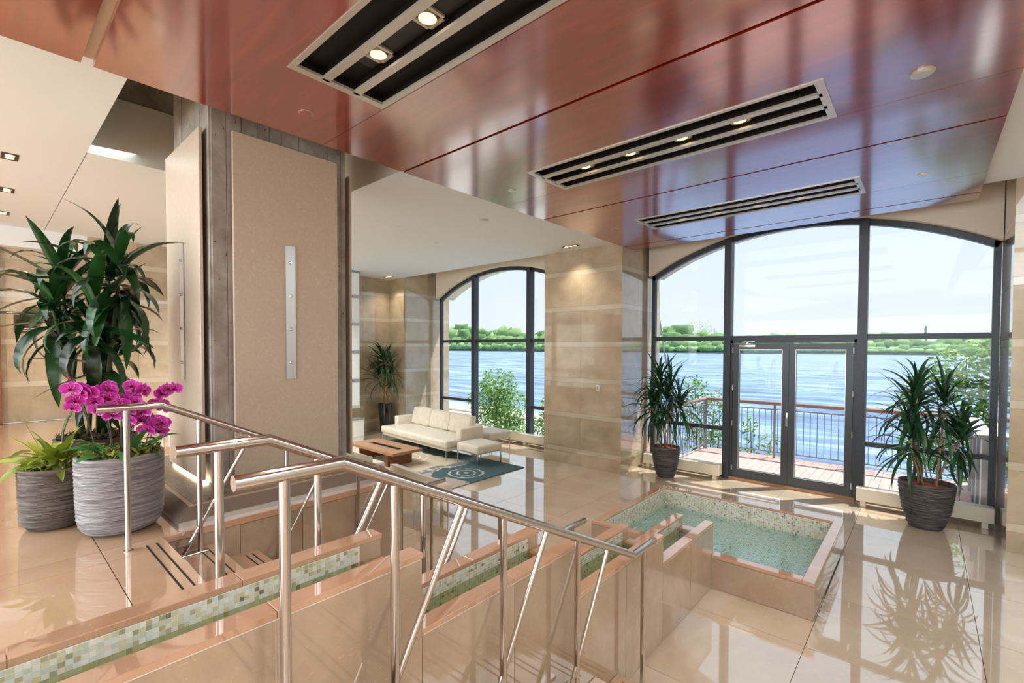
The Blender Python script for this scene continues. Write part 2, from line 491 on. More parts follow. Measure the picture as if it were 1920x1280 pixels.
# ================================================================== STRUCTURE
ZU, ZC, ZS = 1.0, 4.04, 3.96
def cells(parent, name, xs, ys, z, mat, thick=.018, gap=.004, skip=None):
    cache = {}
    for i in range(len(xs) - 1):
        for j in range(len(ys) - 1):
            x0, x1, y0, y1 = xs[i], xs[i + 1], ys[j], ys[j + 1]
            if skip and skip((x0 + x1) / 2, (y0 + y1) / 2): continue
            w, h = round(x1 - x0 - gap, 4), round(y1 - y0 - gap, 4)
            if (w, h) not in cache: cache[w, h] = B(-w / 2, w / 2, -h / 2, h / 2, -thick, 0).mesh(name)
            o = put(name, cache[w, h], mat, parent); o.location = ((x0 + x1) / 2, (y0 + y1) / 2, z)
def lines(a, b, at, pitch):
    k0 = math.ceil((a - at) / pitch); out = [a]; k = k0
    while at + k * pitch < b - .02:
        if at + k * pitch > a + .02: out.append(at + k * pitch)
        k += 1
    return out + [b]

# lower floor
floor = put('floor', B(-12.5, 3.2, 2.3, 8.97, -.3, -.012), 'grout', kind='structure', label='polished beige marble floor of the lower level')
cells(floor, 'floor_tile', lines(-10.95, 2.6, -.63, .975), lines(2.56, 8.5, 4.0, .975), 0, 'floor',
      skip=lambda x, y: (-2.6 < x < -.75 and 4.6 < y < 6.0))
# upper floor
up = put('floor_upper', B(-10.8, -3.605, -6.3, 2.545, 0, ZU - .012).box(-3.605, -1.81, -6.3, .735, 0, ZU - .012).box(-1.435, 3.2, -6.3, .735, 0, ZU - .012).box(-1.81, -1.435, -6.3, -1.61, 0, ZU - .012), 'grout', kind='structure',
         label='polished marble floor of the upper landing, lamplight warmth painted in')
cells(up, 'floor_tile', lines(-10.6, -3.61, -3.40, 1.11), lines(-6.2, 2.545, .45, 1.11), ZU, 'floor_warm_lit')
cells(up, 'floor_tile', lines(-3.61, -1.808, -3.40, 1.11), lines(-6.2, .747, .45, 1.11), ZU, 'floor_warm_lit')
cells(up, 'floor_tile', lines(-1.436, 3.0, -3.40, 1.11), lines(-6.2, .747, .45, 1.11), ZU, 'floor_warm_lit')
# landing side walls, marble slabs
for k, (y0, y1) in enumerate(((.75, 1.19), (1.19, 1.63), (1.63, 2.08), (2.08, 2.555))):
    put('wall_slab', B(-3.607, -3.59, y0 + .002, y1 - .002, 0, ZU - .045), 'marble', up)
put('ledge_nosing', B(-3.607, -3.582, .747, 2.56, ZU - .04, ZU + .0005), 'coping', up)
put('wall_slab', B(-10.6, -3.59, 2.546, 2.558, 0, ZU - .002), 'marble', up)

# ---- facade wall with arched openings
RISE, SPR, HALF = .62, 3.55, 2.3
RAD = (HALF ** 2 + RISE ** 2) / (2 * RISE)
def arch(dx, off=0.0):
    r = RAD - off; dx = max(-r, min(r, dx)); return SPR + RISE - RAD + math.sqrt(max(r * r - dx * dx, 0))
WC = (-1.605, -7.805)                    # window centres
fac = MB(); Y0, Y1 = 8.30, 8.95
for xc in WC:
    n = 40; xs = [xc - HALF + 2 * HALF * i / n for i in range(n + 1)]
    for a, b in zip(xs, xs[1:]):
        za, zb = arch(a - xc), arch(b - xc)
        fac.quad((a, Y0, za), (b, Y0, zb), (b, Y0, 4.9), (a, Y0, 4.9))
        fac.quad((b, Y1, zb), (a, Y1, za), (a, Y1, 4.9), (b, Y1, 4.9))
        fac.quad((a, Y1, za), (b, Y1, zb), (b, Y0, zb), (a, Y0, za))
put('wall_front', fac, 'cream', kind='structure', label='cream wall with the arched window openings', smooth=True, ang=30)
put('trim_1', B(-10.3, -5.66, 8.53, 8.95, -.3, .03).box(-3.96, .70, 8.53, 8.95, -.3, -.04), 'whitemetal', kind='structure', label='pale outer sill below the arched windows')

# ---- stone piers
def stone(parent, axis, c, u0, u1, z0, z1, sign, cols=2, first=.27):
    """courses of travertine panels with pale bands on a plane; panels 18 mm thick"""
    zs = []; z = z0
    bands = [first + .668 * k for k in range(-2, 10)]
    edges = []
    for b in bands: edges += [(b - .045, b + .045)]
    rows = []; cur = z0
    for a, b in edges:
        if b <= z0 + .01: continue
        if a >= z1: break
        if a > cur + .01: rows.append((cur, min(a, z1), False))
        rows.append((max(a, z0), min(b, z1), True)); cur = b
    if cur < z1 - .01: rows.append((cur, z1, False))
    w = (u1 - u0) / cols
    for k, (a, b, band) in enumerate(rows):
        nn = max(1, cols // 2) if band and cols > 1 else cols
        ww = (u1 - u0) / nn
        for i in range(nn):
            p, q = u0 + i * ww + .0012, u0 + (i + 1) * ww - .0012
            t0, t1 = (c, c + .018 * sign) if sign > 0 else (c + .018 * sign, c)
            mb = B(t0, t1, p, q, a + .001, b - .001) if axis == 'x' else B(p, q, t0, t1, a + .001, b - .001)
            put('stone_band' if band else 'stone_panel', mb, 'trav_band' if band else 'trav', parent)
def pier(name, x0, x1, y0, y1, label, front=2, right=0, left=0, z1=ZC, z1s=4.7):
    p = put(name, B(x0 + .019, x1 - .019, y0 + .019, y1, 0, 4.9), 'grout', kind='structure', label=label)
    if front: stone(p, 'y', y0 + .019, x0, x1, 0.0, 4.7, -1, front)
    if right: stone(p, 'x', x1 - .019, y0 + .019, y1 - .01, 0.0, z1s, 1, right)
    if left: stone(p, 'x', x0 + .019, y0 + .019, y1 - .01, 0.0, z1s, -1, left)
    return p
pm_ = pier('wall_pier', -5.66, -3.965, 7.39, 8.95, 'broad stone pier between the two arched windows', 2, 2, 2)
pier('wall_pier_right', .70, 3.2, 7.39, 8.95, 'stone pier at the right edge of the photo', 3, 0, 2)
pier('wall_pier_left', -11.2, -10.30, 7.39, 8.95, 'stone pier behind the black planter in the lounge', 1, 2, 0)
wl = put('wall_lounge', B(-11.3, -10.97, 2.4, 7.39, 0, 4.7), 'grout', kind='structure', label='stone wall closing the lounge behind the white screen')
stone(wl, 'x', -10.97, 2.56, 7.39, 0, ZC, 1, 6)
wl2 = put('wall_left', B(-11.2, -10.55, 1.21, 2.54, ZU, 4.7).box(-11.3, -10.77, -6.3, 1.21, ZU, 4.7), 'grout', kind='structure', label='travertine wall of the upper landing at far left')
stone(wl2, 'x', -10.55, 1.21, 2.54, ZU, ZC, 1, 2)
stone(wl2, 'x', -10.77, -3.5, 1.21, ZU, 3.75, 1, 5)
put('trim_2', B(-10.9, -10.53, -6.0, 1.21, 3.74, ZC), 'white', kind='structure', label='white dropped header along the left wall')
put('trim_3', B(-10.76, -10.68, .05, .212, ZU, 3.72), 'walnut_d', kind='structure', label='brown wood door casing at the left edge')

# ---- white ceilings
ce = put('ceiling', B(-10.8, ZS * 0 - 3.962, -6.3, .698, ZC, 4.2), 'white', kind='structure', label='white plaster ceiling above the upper landing')
put('ceiling_lounge', B(-11.2, -6.003, .706, 7.39, ZC, 4.2).box(-6.0, -3.962, 2.93, 7.39, ZC, 4.2), 'white', kind='structure', label='white plaster ceiling of the lounge')
put('ceiling_right', B(.432, 3.2, -6.3, 7.39, ZC, 4.2), 'white', kind='structure', label='white ceiling strip right of the red panels')
put('ceiling_recess', B(-11.2, 3.2, 7.39, 8.95, 4.75, 4.9).box(-11.2, 3.2, 7.38, 7.4, 4.2, 4.9), 'cream', kind='structure', label='raised ceiling strip in front of the windows')
# pocket around the column
pk = put('ceiling_pocket', B(-6.02, -5.998, .70, 2.928, 4.0415, 4.64).box(-5.998, -3.9, 2.926, 2.95, 4.0415, 4.64).box(-6.0, -3.9, .68, .70, 4.2, 5.2), 'fascia', kind='structure', label='taupe fascia around the ceiling opening at the column')
put('concrete_soffit', B(-6.4, -3.4, .5, 3.1, 5.15, 5.35).box(-6.3, -6.03, .5, 3.1, 4.64, 5.2).box(-6.3, -3.4, 2.96, 3.2, 4.64, 5.2).box(-3.9, -3.7, .5, 3.1, 4.2, 5.2), 'conc', pk)

# ---- red veneer ceiling slab
red = put('ceiling_wood', B(-3.94, .41, -2.2, 7.73, 4.03, 4.16), 'gapred', kind='structure', label='glossy red wood veneer ceiling with recessed light troughs')
SX0, SX1, GX0, GX1 = -3.96, .43, -3.03, -.53
def rp(*boxes):
    m = MB()
    for b in boxes: m.box(*b, ZS, 4.035)
    put('veneer_panel', m, 'red', red)
for (y0, g0, g1, y1) in ((.50, 1.30, 1.985, 2.815), (2.845, 3.65, 4.31, 5.115), (5.145, 5.95, 6.61, 7.395)):
    rp((SX0, SX1, y0, g0), (SX0, GX0, g0, g1 + .012), (GX1, SX1, g0, g1 + .012), (GX0, GX1, g1, g1 + .012))
    rp((SX0, SX1, g1 + .016, y1))
rp((SX0, SX1, 7.425, 7.75))
rp((SX0, SX1, -2.1, .44))
put('slot_trim', B(SX0 + .01, SX1 - .01, .44, .50, 4.0, 4.035), 'cream', red)

put('roof', B(-11.4, 3.3, -6.6, 8.96, 5.36, 5.5).box(-11.4, 3.3, 8.86, 8.96, 4.85, 5.4), 'white', kind='structure', label='unseen flat roof slab over the lobby, added to keep sun out')  # unseen slab and edge strip, added to stop sun leaking in above the ceiling
# ---- shell behind and beside the camera
bk = MB()
for x0, x1 in ((-10.9, -9.6), (-6.6, -5.9), (-2.9, -2.2), (.8, 3.2)): bk.box(x0, x1, -6.5, -6.3, ZU, 4.2)  # unseen wall left open between these piers so sky light fills the room
bk.box(-10.9, 3.2, -6.5, -6.3, 3.7, 4.2)
put('wall_back', bk, 'cream', kind='structure', label='cream wall behind the viewpoint with wide openings added for sky light')
put('wall_right', B(3.0, 3.2, -6.3, 8.9, 0, 4.2), 'cream', kind='structure', label='cream wall right of the stairs')
put('wall_lounge_side', B(-11.2, -10.95, 2.3, 2.56, 0, 4.2), 'cream', kind='structure', label='short return wall between landing and lounge')

# ================================================================== WINDOWS
def window(name, xc, label, door):
    w = empty(name, (xc, 8.47, 0), label=label, kind='structure')
    ya, yb = 8.43, 8.51
    n = 36; fw = .085
    m = MB(); xs = [xc - HALF + 2 * HALF * i / n for i in range(n + 1)]
    for a, b in zip(xs, xs[1:]):
        za, zb = arch(a - xc), arch(b - xc)
        sa, sb = (a - xc) * (RAD - fw) / RAD + xc, (b - xc) * (RAD - fw) / RAD + xc
        ca = SPR + RISE - RAD
        ia, ib = ca + (za - ca) * (RAD - fw) / RAD, ca + (zb - ca) * (RAD - fw) / RAD
        m.quad((a, ya, za), (b, ya, zb), (sb, ya, ib), (sa, ya, ia))
        m.quad((b, yb, zb), (a, yb, za), (sa, yb, ia), (sb, yb, ib))
        m.quad((sa, ya, ia), (sb, ya, ib), (sb, yb, ib), (sa, yb, ia))
        m.quad((a, yb, za), (b, yb, zb), (b, ya, zb), (a, ya, za))
    put('arch_frame', m, 'frame', w)
    for s in (-1, 1):
        x = xc + s * (HALF - .035)
        put('jamb', B(x - .035, x + .035, ya, yb, .0, SPR + .02), 'frame', w)
    ML, MR = xc - .92, xc + .92
    for x in (ML, MR):
        put('mullion', B(x - .055, x + .055, 8.37, 8.53, 0, arch(x - xc) - .02), 'frame', w)
    put('transom', B(xc - HALF + .07, ML - .055, ya - .01, yb, 2.345, 2.42).box(ML + .055, MR - .055, ya - .01, yb, 2.345, 2.42).box(MR + .055, xc + HALF - .07, ya - .01, yb, 2.345, 2.42), 'frame', w)
    put('low_rail', B(xc - HALF + .07, ML - .055, ya, yb, .80, .865).box(MR + .055, xc + HALF - .07, ya, yb, .80, .865), 'frame', w)
    bot = [(xc - HALF + .07, ML - .055), (MR + .055, xc + HALF - .07)] + ([] if door else [(ML + .055, MR - .055)])
    mb = MB()
    for a, b in bot: mb.box(a, b, ya, yb, 0.0, .10)
    put('bottom_rail', mb, 'frame', w)
    # panes
    def pane(x0, x1, z0, z1=None):
        if z1 is not None: poly = [(x0, z0), (x1, z0), (x1, z1), (x0, z1)]
        else:
            k = 10; poly = [(x0, z0), (x1, z0)] + [(x1 + (x0 - x1) * i / k, arch(x1 + (x0 - x1) * i / k - xc) - .06) for i in range(k + 1)]
        put('pane', MB().prism(poly, 'y', 8.466, 8.474), 'glass', w)
    for a, b in ((xc - HALF + .05, ML - .04), (ML + .04, MR - .04), (MR + .04, xc + HALF - .05)): pane(a, b, 2.40)
    for a, b in ((xc - HALF + .05, ML - .04), (MR + .04, xc + HALF - .05)):
        pane(a, b, .855, 2.355); pane(a, b, .08, .81)
    if not door: pane(ML + .04, MR - .04, .08, 2.355)
    return w
window('window_1', WC[0], 'tall arched graphite window around the terrace door', True)
window('window_2', WC[1], 'arched graphite window of the lounge behind the sofa', False)

# terrace double door
dr = empty('door_1', (-1.605, 8.47, 0), label='double glazed terrace door in graphite frame', kind='structure')
DX0, DX1, DM = -2.47, -.74, -1.605
put('door_frame', B(DX0, DX0 + .035, 8.40, 8.52, 0, 2.345).box(DX1 - .035, DX1, 8.40, 8.52, 0, 2.345).box(DX0, DX1, 8.40, 8.52, 2.30, 2.345), 'frame', dr)
put('threshold', B(DX0, DX1, 8.36, 8.56, 0, .045), 'walnut', dr)
for x0, x1 in ((DX0 + .04, DM - .002), (DM + .002, DX1 - .04)):
    st = .095
    lf = put('door_leaf', B(x0, x0 + st, 8.41, 8.475, .055, 2.29).box(x1 - st, x1, 8.41, 8.475, .055, 2.29).box(x0 + st, x1 - st, 8.41, 8.475, .055, .19).box(x0 + st, x1 - st, 8.41, 8.475, 2.19, 2.29), 'doorframe', dr)
    put('pane', B(x0 + st - .01, x1 - st + .01, 8.44, 8.448, .18, 2.2), 'glass', lf)
    bd = MB()
    bd.box(x0 + st, x1 - st, 8.406, 8.41, .185, .19).box(x0 + st, x1 - st, 8.406, 8.41, 2.19, 2.195).box(x0 + st - .005, x0 + st, 8.406, 8.41, .19, 2.19).box(x1 - st, x1 - st + .005, 8.406, 8.41, .19, 2.19)
    put('glazing_bead', bd, 'alu', lf)
h = MB().rbox(DM - .03, DM - .002, 8.385, 8.41, .98, 1.20, .006, 2); h.tube([(DM - .016, 8.39, 1.12), (DM - .016, 8.35, 1.12), (DM - .016, 8.35, 1.0)], .011, 8)
put('door_handle', h, 'alu', dr, smooth=True, ang=40)
for x in (DX0 + .03, DX1 - .045):
    for z in (.2, .95, 1.55, 2.18): put('hinge', MB().tube([(x + .007, 8.395, z - .045), (x + .007, 8.395, z + .045)], .011, 8), 'alu', dr, smooth=True, ang=40)
cl = MB().rbox(-2.33, -2.08, 8.36, 8.41, 2.225, 2.275, .008, 2); cl.tube([(-2.2, 8.375, 2.285), (-2.28, 8.33, 2.31), (-2.1, 8.395, 2.325)], .012, 8)
put('door_closer', cl, 'alu', dr, smooth=True, ang=40)
# ================================================================== STAIRS
RS, TD, SY = .125, .273, .747
def stairs(name, x0, x1, label):
    s = empty(name, (x0, SY, 0), label=label, cat='stairs')
    for n in range(1, 8):
        z = ZU - RS * n; ya = SY + TD * (n - 1)
        t = put('step', B(x0 + .002, x1 - .002, ya, ya + TD, 0, z - .03), 'marble', s)
        put('tread', B(x0 + .002, x1 - .002, ya - .0, ya + TD + .004, z - .03, z), 'floor_warm_lit', t)
        g = MB()
        for d in (.045, .085): g.box(x0 + .06, x1 - .06, ya + TD - d - .008, ya + TD - d, z, z + .0015)
        put('grip_strip', g, 'black', t)
    return s
s1 = stairs('staircase', -3.59, -1.807, 'beige marble stairs left of the cascade fountain')
s2 = stairs('staircase', -1.438, 2.99, 'marble stairs right of the cascade fountain, mostly below the frame')
for x0, x1 in ((-3.59, -1.82), (-1.42, 2.9)):
    g = MB()
    for d in (.045, .095): g.box(x0 + .08, x1 - .08, SY - d - .01, SY - d, ZU, ZU + .0015)
    put('grip_strip', g, 'black', up)

# ================================================================== FOUNTAIN
ft = empty('cascade_fountain', (-1.62, 1.5, 0), label='stepped marble cascade fountain with mosaic channels ending in a pool', cat='fountain')
XL, XR, CW, CT, MP = -1.805, -1.44, .082, .022, .0158
def field(m, axis, c, u0, u1, z0, z1, p, sign, gap=.0026):
    nu, nz = max(1, int((u1 - u0) / p)), max(1, int(round((z1 - z0) / p)))
    pu, pz = (u1 - u0) / nu, (z1 - z0) / nz; rr = random.Random(int(u0 * 1000 + z1 * 77))
    for i in range(nu):
        for j in range(nz):
            a, b = u0 + i * pu + gap / 2, u0 + (i + 1) * pu - gap / 2
            d, e_ = z0 + j * pz + gap / 2, z0 + (j + 1) * pz - gap / 2
            if axis == 'x': q = [(c, a, d), (c, b, d), (c, b, e_), (c, a, e_)]
            elif axis == 'y': q = [(a, c, d), (b, c, d), (b, c, e_), (a, c, e_)]
            else: q = [(a, d, c), (b, d, c), (b, e_, c), (a, e_, c)]
            if sign < 0: q.reverse()
            m.quad(*q); m.a.append(rr.random())
def coping(x0, x1, ya, yb, z, par, n=None, nx=1):
    n = n or max(1, round((yb - ya) / .6)); d = (yb - ya) / n
    for i in range(n):
        put('coping_stone', MB().rbox(x0, x1, ya + i * d + .001, ya + (i + 1) * d - .001, z - CT, z, .002, 1), 'coping', par)
segs = ((-1.6, 1.115, 1.41, 1.324), (1.115, 2.20, 1.11, 1.024), (2.20, 3.35, .81, .724), (3.35, 4.46, .60, .514))
for k, (ya, yb, top, wz) in enumerate(segs):
    ch = put('channel', B(XL, XL + CW - .004, ya, yb - .0005, 0, top - CT - .001).box(XR - CW, XR - .016, ya, yb, 0, top - CT - .001).box(XL + CW - .004, XR - CW, ya, yb - .09, 0, wz - .13)
             .box(XL + CW - .004, XR - CW, yb - .09, yb - .0005, 0, top - .127), 'joint' if False else 'marble', ft)
    put('joint_backing', B(XR - .016, XR - .004, ya, yb - .004, 0, top - CT - .001), 'joint', ch)
    # facing slabs on the right flank
    ny = max(2, round((yb - ya) / .57)); d = (yb - ya) / ny
    for i in range(ny):
        put('facing_slab', B(XR - .005, XR, ya + i * d + (.003 if i or k == 0 else 0), ya + (i + 1) * d - .003, 0.004, top - CT - .005), 'marble', ch)
    put('end_slab', B(XL, XR - .002, yb - .001, yb + .006, segs[k + 1][2] - .1 if k < 3 else .05, top - .14), 'marble', ch)
    coping(XL, XL + CW, ya, yb + .006, top, ch); coping(XR - CW, XR, ya, yb + .006, top, ch)
    put('weir_stone', MB().rbox(XL + CW, XR - CW, yb - .10, yb + .006, top - .125, top - .098, .002, 1), 'coping', ch)
    ln = put('lining', B(XL + CW - .003, XL + CW, ya, yb - .10, wz - .128, top - CT - .001), 'mgrout', ch)
    m = MB(); z0 = wz - .12
    zt_ = top - CT - .001
    if k == 0:
        field(m, 'x', XL + CW + .0012, ya, .06, z0, zt_, MP, 1, .0018); field(m, 'x', XL + CW + .0012, .06, yb - .10, z0, zt_ - 5 * MP, MP, 1, .0018)
    else: field(m, 'x', XL + CW + .0012, ya, yb - .10, z0, zt_, MP, 1, .0018)
    field(m, 'z', wz - .127, XL + CW, XR - CW, ya, yb - .1, MP, 1, .0018)
    field(m, 'x', XR - CW - .0015, ya, yb - .10, z0, zt_, MP, -1, .0018)
    put('mosaic_field', m, 'mos_s', ln, kind='stuff')
    if k == 0:
        tm = B(-.0008, .0008, -.007, .007, -.007, .007).mesh('mosaic_tile')
        for i in range(60):
            for j in range(5):
                o = put('mosaic_tile', tm, 'mos', ln); o.location = (XL + CW + .0009, .06 + MP * (i + .5), zt_ - MP * (j + .5))
    put('water', MB().quad((XL + CW, ya, wz), (XR - CW, ya, wz), (XR - CW, yb - .09, wz), (XL + CW, yb - .09, wz)), 'water', ch)
# pool
PX0, PX1, PY0, PY1, PT, PWZ = -2.72, -.635, 4.42, 6.26, .31, .075
pl = put('pool_wall', B(PX0, PX0 + .085, PY0 + .006, PY1, 0, PT - .03).box(PX1 - .085, PX1 - .006, PY0 + .006, PY1, 0, PT - .03).box(PX0 + .085, PX1 - .085, PY1 - .085, PY1, 0, PT - .03).box(PX0 + .085, PX1 - .085, PY0 + .006, PY0 + .085, 0, PT - .03), 'marble', ft)
put('facing_slab', B(PX0, PX1, PY0, PY0 + .006, .003, PT - .036), 'marble', pl)
put('facing_slab', B(PX1 - .006, PX1, PY0 + .008, PY1, .003, .15).box(PX1 - .006, PX1, PY0 + .008, PY1, .154, PT - .036), 'marble', pl)
m = MB()
PL, PR, PF, PB = PX0 + .09, PX1 - .09, PY0 + .09, PY1 - .09
for args in (('y', PB - .002, PL, PR, .02, PT - .035, .02, -1), ('x', PL + .002, PF, PB, .02, PT - .035, .02, 1), ('x', PR - .002, PF, PB, .02, PT - .035, .02, -1), ('y', PF + .002, PL, PR, .02, PT - .035, .02, 1), ('z', .018, PL, PR, PF, PB, .02, 1)):
    field(m, *args)
li = put('pool_lining', B(PL - .004, PR + .004, PF - .004, PB + .004, .004, .016).box(PL - .004, PL, PF, PB, .016, PT - .03).box(PR, PR + .004, PF, PB, .016, PT - .03).box(PL, PR, PB, PB + .004, .016, PT - .03).box(PL, PR, PF - .004, PF, .016, PT - .03), 'mgrout', ft)
put('mosaic_field', m, 'mos_s', li, kind='stuff')
for a in ((PX0, PX0 + .09, PY0, PY1), (PX1 - .09, PX1, PY0, PY1), (PX0 + .09, PX1 - .09, PY1 - .09, PY1), (PX0 + .09, XL - .002, PY0, PY0 + .09), (XR + .002, PX1 - .09, PY0, PY0 + .09)):
    put('coping_stone', MB().rbox(*a, PT - .03, PT, .003, 1), 'coping', pl)
put('water', MB().quad((PL, PF, PWZ), (PR, PF, PWZ), (PR, PB, PWZ), (PL, PB, PWZ)), 'poolwater', ft)

# ================================================================== HANDRAILS
def rail(X, label, x_sign):
    r = empty('handrail', (X, .56, ZU), label=label, cat='handrail', group='stainless stair handrails')
    zt = 1.845
    put('top_rail', MB().tube([(X, .43, zt), (X, .73, zt), (X, 2.68, .912), (X, 2.98, .912)], .0215, 16), 'steel', r, smooth=True, ang=50)
    sl = (zt - .912) / (2.68 - .73)
    zr = lambda y: zt if y < .73 else (zt - (y - .73) * sl if y < 2.68 else .912)
    for y, zb in ((.56, ZU), (.925, ZU - RS), (1.475, ZU - 3 * RS), (2.05, ZU - 5 * RS), (2.82, 0)):
        p = put('post', MB().tube([(X, y, zb + .003), (X, y, zr(y) - .012)], .0155, 12), 'steel', r, smooth=True, ang=50)
        if y not in (.56, 2.82):
            y0, y1 = y - .09, y + .31
            put('brace', MB().tube([(X, y0, zb + .012), (X, y1, zr(y1) - .012)], .0125, 10), 'steel', r, smooth=True, ang=50)
            put('base_plate', MB().rbox(X - .03, X + .03, y - .13, y + .04, zb + .0005, zb + .010, .002, 1), 'steel', p)
        else: put('base_collar', MB().lathe([(.024, 0), (.024, .004), (.017, .006)], 16, (X, y, zb + .0005)), 'steel', p)
    return r
rail(-3.5, 'stainless handrail beside the orchids and the clad column', 1)
rail(-1.895, 'stainless handrail on the stair side of the fountain, middle of the three', 1)
rail(-1.345, 'stainless handrail nearest the viewer, in front of the fountain wall', 1)

# ================================================================== COLUMN
cc = empty('clad_column', (-4.76, 1.8, ZU), label='board-marked concrete column with beige cladding panels on a dark plinth', cat='column')
co = put('concrete_core', B(-5.27, -4.25, 1.225, 2.36, 1.08, 4.64), 'conc', cc)
rr = random.Random(3)
y = 1.225
while y < 2.35:                                   # board marks on the face towards the stairs and the landing
    w = rr.uniform(.09, .15); y2 = min(y + w, 2.36)
    put('board_mark', B(-4.25, -4.25 + rr.uniform(.004, .012), y + .004, y2, 1.08, 4.64), 'conc', co); y = y2
x = -5.27
while x < -4.26:
    w = rr.uniform(.09, .15); x2 = min(x + w, -4.25)
    put('board_mark', B(x + .004, x2, 1.225 - rr.uniform(.004, .012), 1.225, 1.08, 4.64), 'conc', co); x = x2
def bar(axis, c, u, z0, z1, par):
    if axis == 'x':
        b_ = put('steel_bar', B(c + .004, c + .012, u - .042, u + .042, z0, z1), 'alu', par)
    else:
        b_ = put('steel_bar', B(u - .042, u + .042, c - .012, c - .004, z0, z1), 'alu', par)
    for i in range(4):
        z = z0 + (z1 - z0) * (.125 + .25 * i)
        prof = [(.014, 0), (.014, .01), (.010, .014)]
        m = MB().lathe(prof, 12)
        m.xf(Matrix.Translation((c + .012, u, z)) @ Matrix.Rotation(PI / 2, 4, 'Y') if axis == 'x' else Matrix.Translation((u, c - .012, z)) @ Matrix.Rotation(PI / 2, 4, 'X'))
        put('bolt', m, 'chrome', par, smooth=True, ang=40)
p1 = put('cladding_panel', MB().rbox(-4.22, -4.195, 1.362, 2.256, 1.13, 3.938, .004, 1), 'clad', cc); bar('x', -4.195, 1.81, 1.925, 3.085, p1)
p2 = put('cladding_panel', MB().rbox(-5.28, -4.30, 1.155, 1.18, 1.135, 3.93, .004, 1), 'clad', cc); bar('y', 1.155, -4.77, 1.925, 3.085, p2)
put('cladding_panel', MB().rbox(-5.2, -4.305, 2.44, 2.465, 1.135, 3.90, .004, 1), 'clad', cc)
put('standoff', B(-4.25, -4.22, 1.7, 1.9, 1.4, 3.6).box(-4.9, -4.6, 1.18, 1.225, 1.4, 3.6).box(-4.9, -4.6, 2.36, 2.44, 1.4, 3.6), 'black', cc)
put('led_strip', B(-5.22, -4.31, 1.17, 1.20, 1.105, 1.125), 'led', cc)
pb = (-5.85, -3.69, .853, 2.545)
put('plinth_toe', B(pb[0] + .01, pb[1], pb[2], pb[3], ZU + .0005, 1.032), 'alu', cc)
put('plinth_body', MB().frus((*pb, 1.032), (pb[0] + .1, pb[1] - .1, pb[2] + .085, pb[3] - .085, 1.1)), 'plinth', cc)
put('plinth_rim', B(pb[0] + .1, pb[1] - .1, pb[2] + .085, pb[3] - .085, 1.1, 1.106), 'plinth_rim', cc)
put('plinth_top', B(pb[0] + .13, pb[1] - .13, pb[2] + .115, pb[3] - .115, 1.106, 1.109), 'granite', cc)

# ================================================================== CEILING TROUGHS
lamp_x = (-2.55, -2.07, -1.59, -1.13)
for k, (g0, g1, who) in enumerate(((1.30, 1.985, 'nearest the viewer, over the stairs'), (3.65, 4.31, 'middle one of the three, over the fountain'), (5.95, 6.61, 'farthest of the three, nearest the arched window'))):
    g = empty('light_trough', (-1.78, (g0 + g1) / 2, ZS), label='recessed slot light trough in red ceiling, ' + who, cat='ceiling light', group='recessed light troughs')
    ft_ = MB(); t = .035; z0, z1 = ZS - .006, ZS + .012
    ft_.box(GX0, GX1, g0, g0 + t, z0, z1).box(GX0, GX1, g1 - t, g1, z0, z1).box(GX0, GX0 + t + .02, g0 + t, g1 - t, z0, z1).box(GX1 - t - .02, GX1, g0 + t, g1 - t, z0, z1)
    put('trim_frame', ft_, 'champ', g)
    w = (g1 - g0 - 2 * t - 2 * .05) / 3
    for i in (1, 2):
        y = g0 + t + i * w + (i - 1) * .05
        put('trim_bar', B(GX0 + t, GX1 - t, y, y + .05, z0, z1), 'champ', g)
        put('slot_fin', B(GX0 + t, GX1 - t, y + .02, y + .03, z1, 4.14), 'black', g)
    bxo = MB(); zt = 4.16
    bxo.box(GX0, GX1, g0, g0 + .01, z1, zt).box(GX0, GX1, g1 - .01, g1, z1, zt).box(GX0, GX0 + .01, g0, g1, z1, zt).box(GX1 - .01, GX1, g0, g1, z1, zt).box(GX0, GX1, g0, g1, zt, zt + .02)
    put('housing', bxo, 'dark', g)
    yc = (g0 + g1) / 2
    put('reflector_plate', B(GX0 + .3, GX1 - .3, yc - w / 2 + .012, yc + w / 2 - .012, 4.012, 4.02), 'black', g)
    for x in lamp_x:
        s_ = w * .44
        f = MB().box(x - s_, x + s_, yc - s_, yc - s_ + .018, 3.998, 4.012).box(x - s_, x + s_, yc + s_ - .018, yc + s_, 3.998, 4.012).box(x - s_, x - s_ + .018, yc - s_, yc + s_, 3.998, 4.012).box(x + s_ - .018, x + s_, yc - s_, yc + s_, 3.998, 4.012)
        lf = put('lamp_trim', f, 'champ', g)
        put('bulb', MB().lathe([(.012, .012), (.042, .006), (.05, 0)], 16, (x, yc, 3.994)), 'bulb', lf, smooth=True)
        d = bpy.data.lights.new('trough_spot', 'SPOT'); d.energy = SPOT_W; d.spot_size = math.radians(95); d.spot_blend = .8; d.color = (1, .82, .6); d.shadow_soft_size = .05
        lo = bpy.data.objects.new('trough_spot', d); COL.objects.link(lo); lo.location = (x, yc, 3.985); lo.parent = g; lo.matrix_parent_inverse = Matrix.Translation(-g.location)
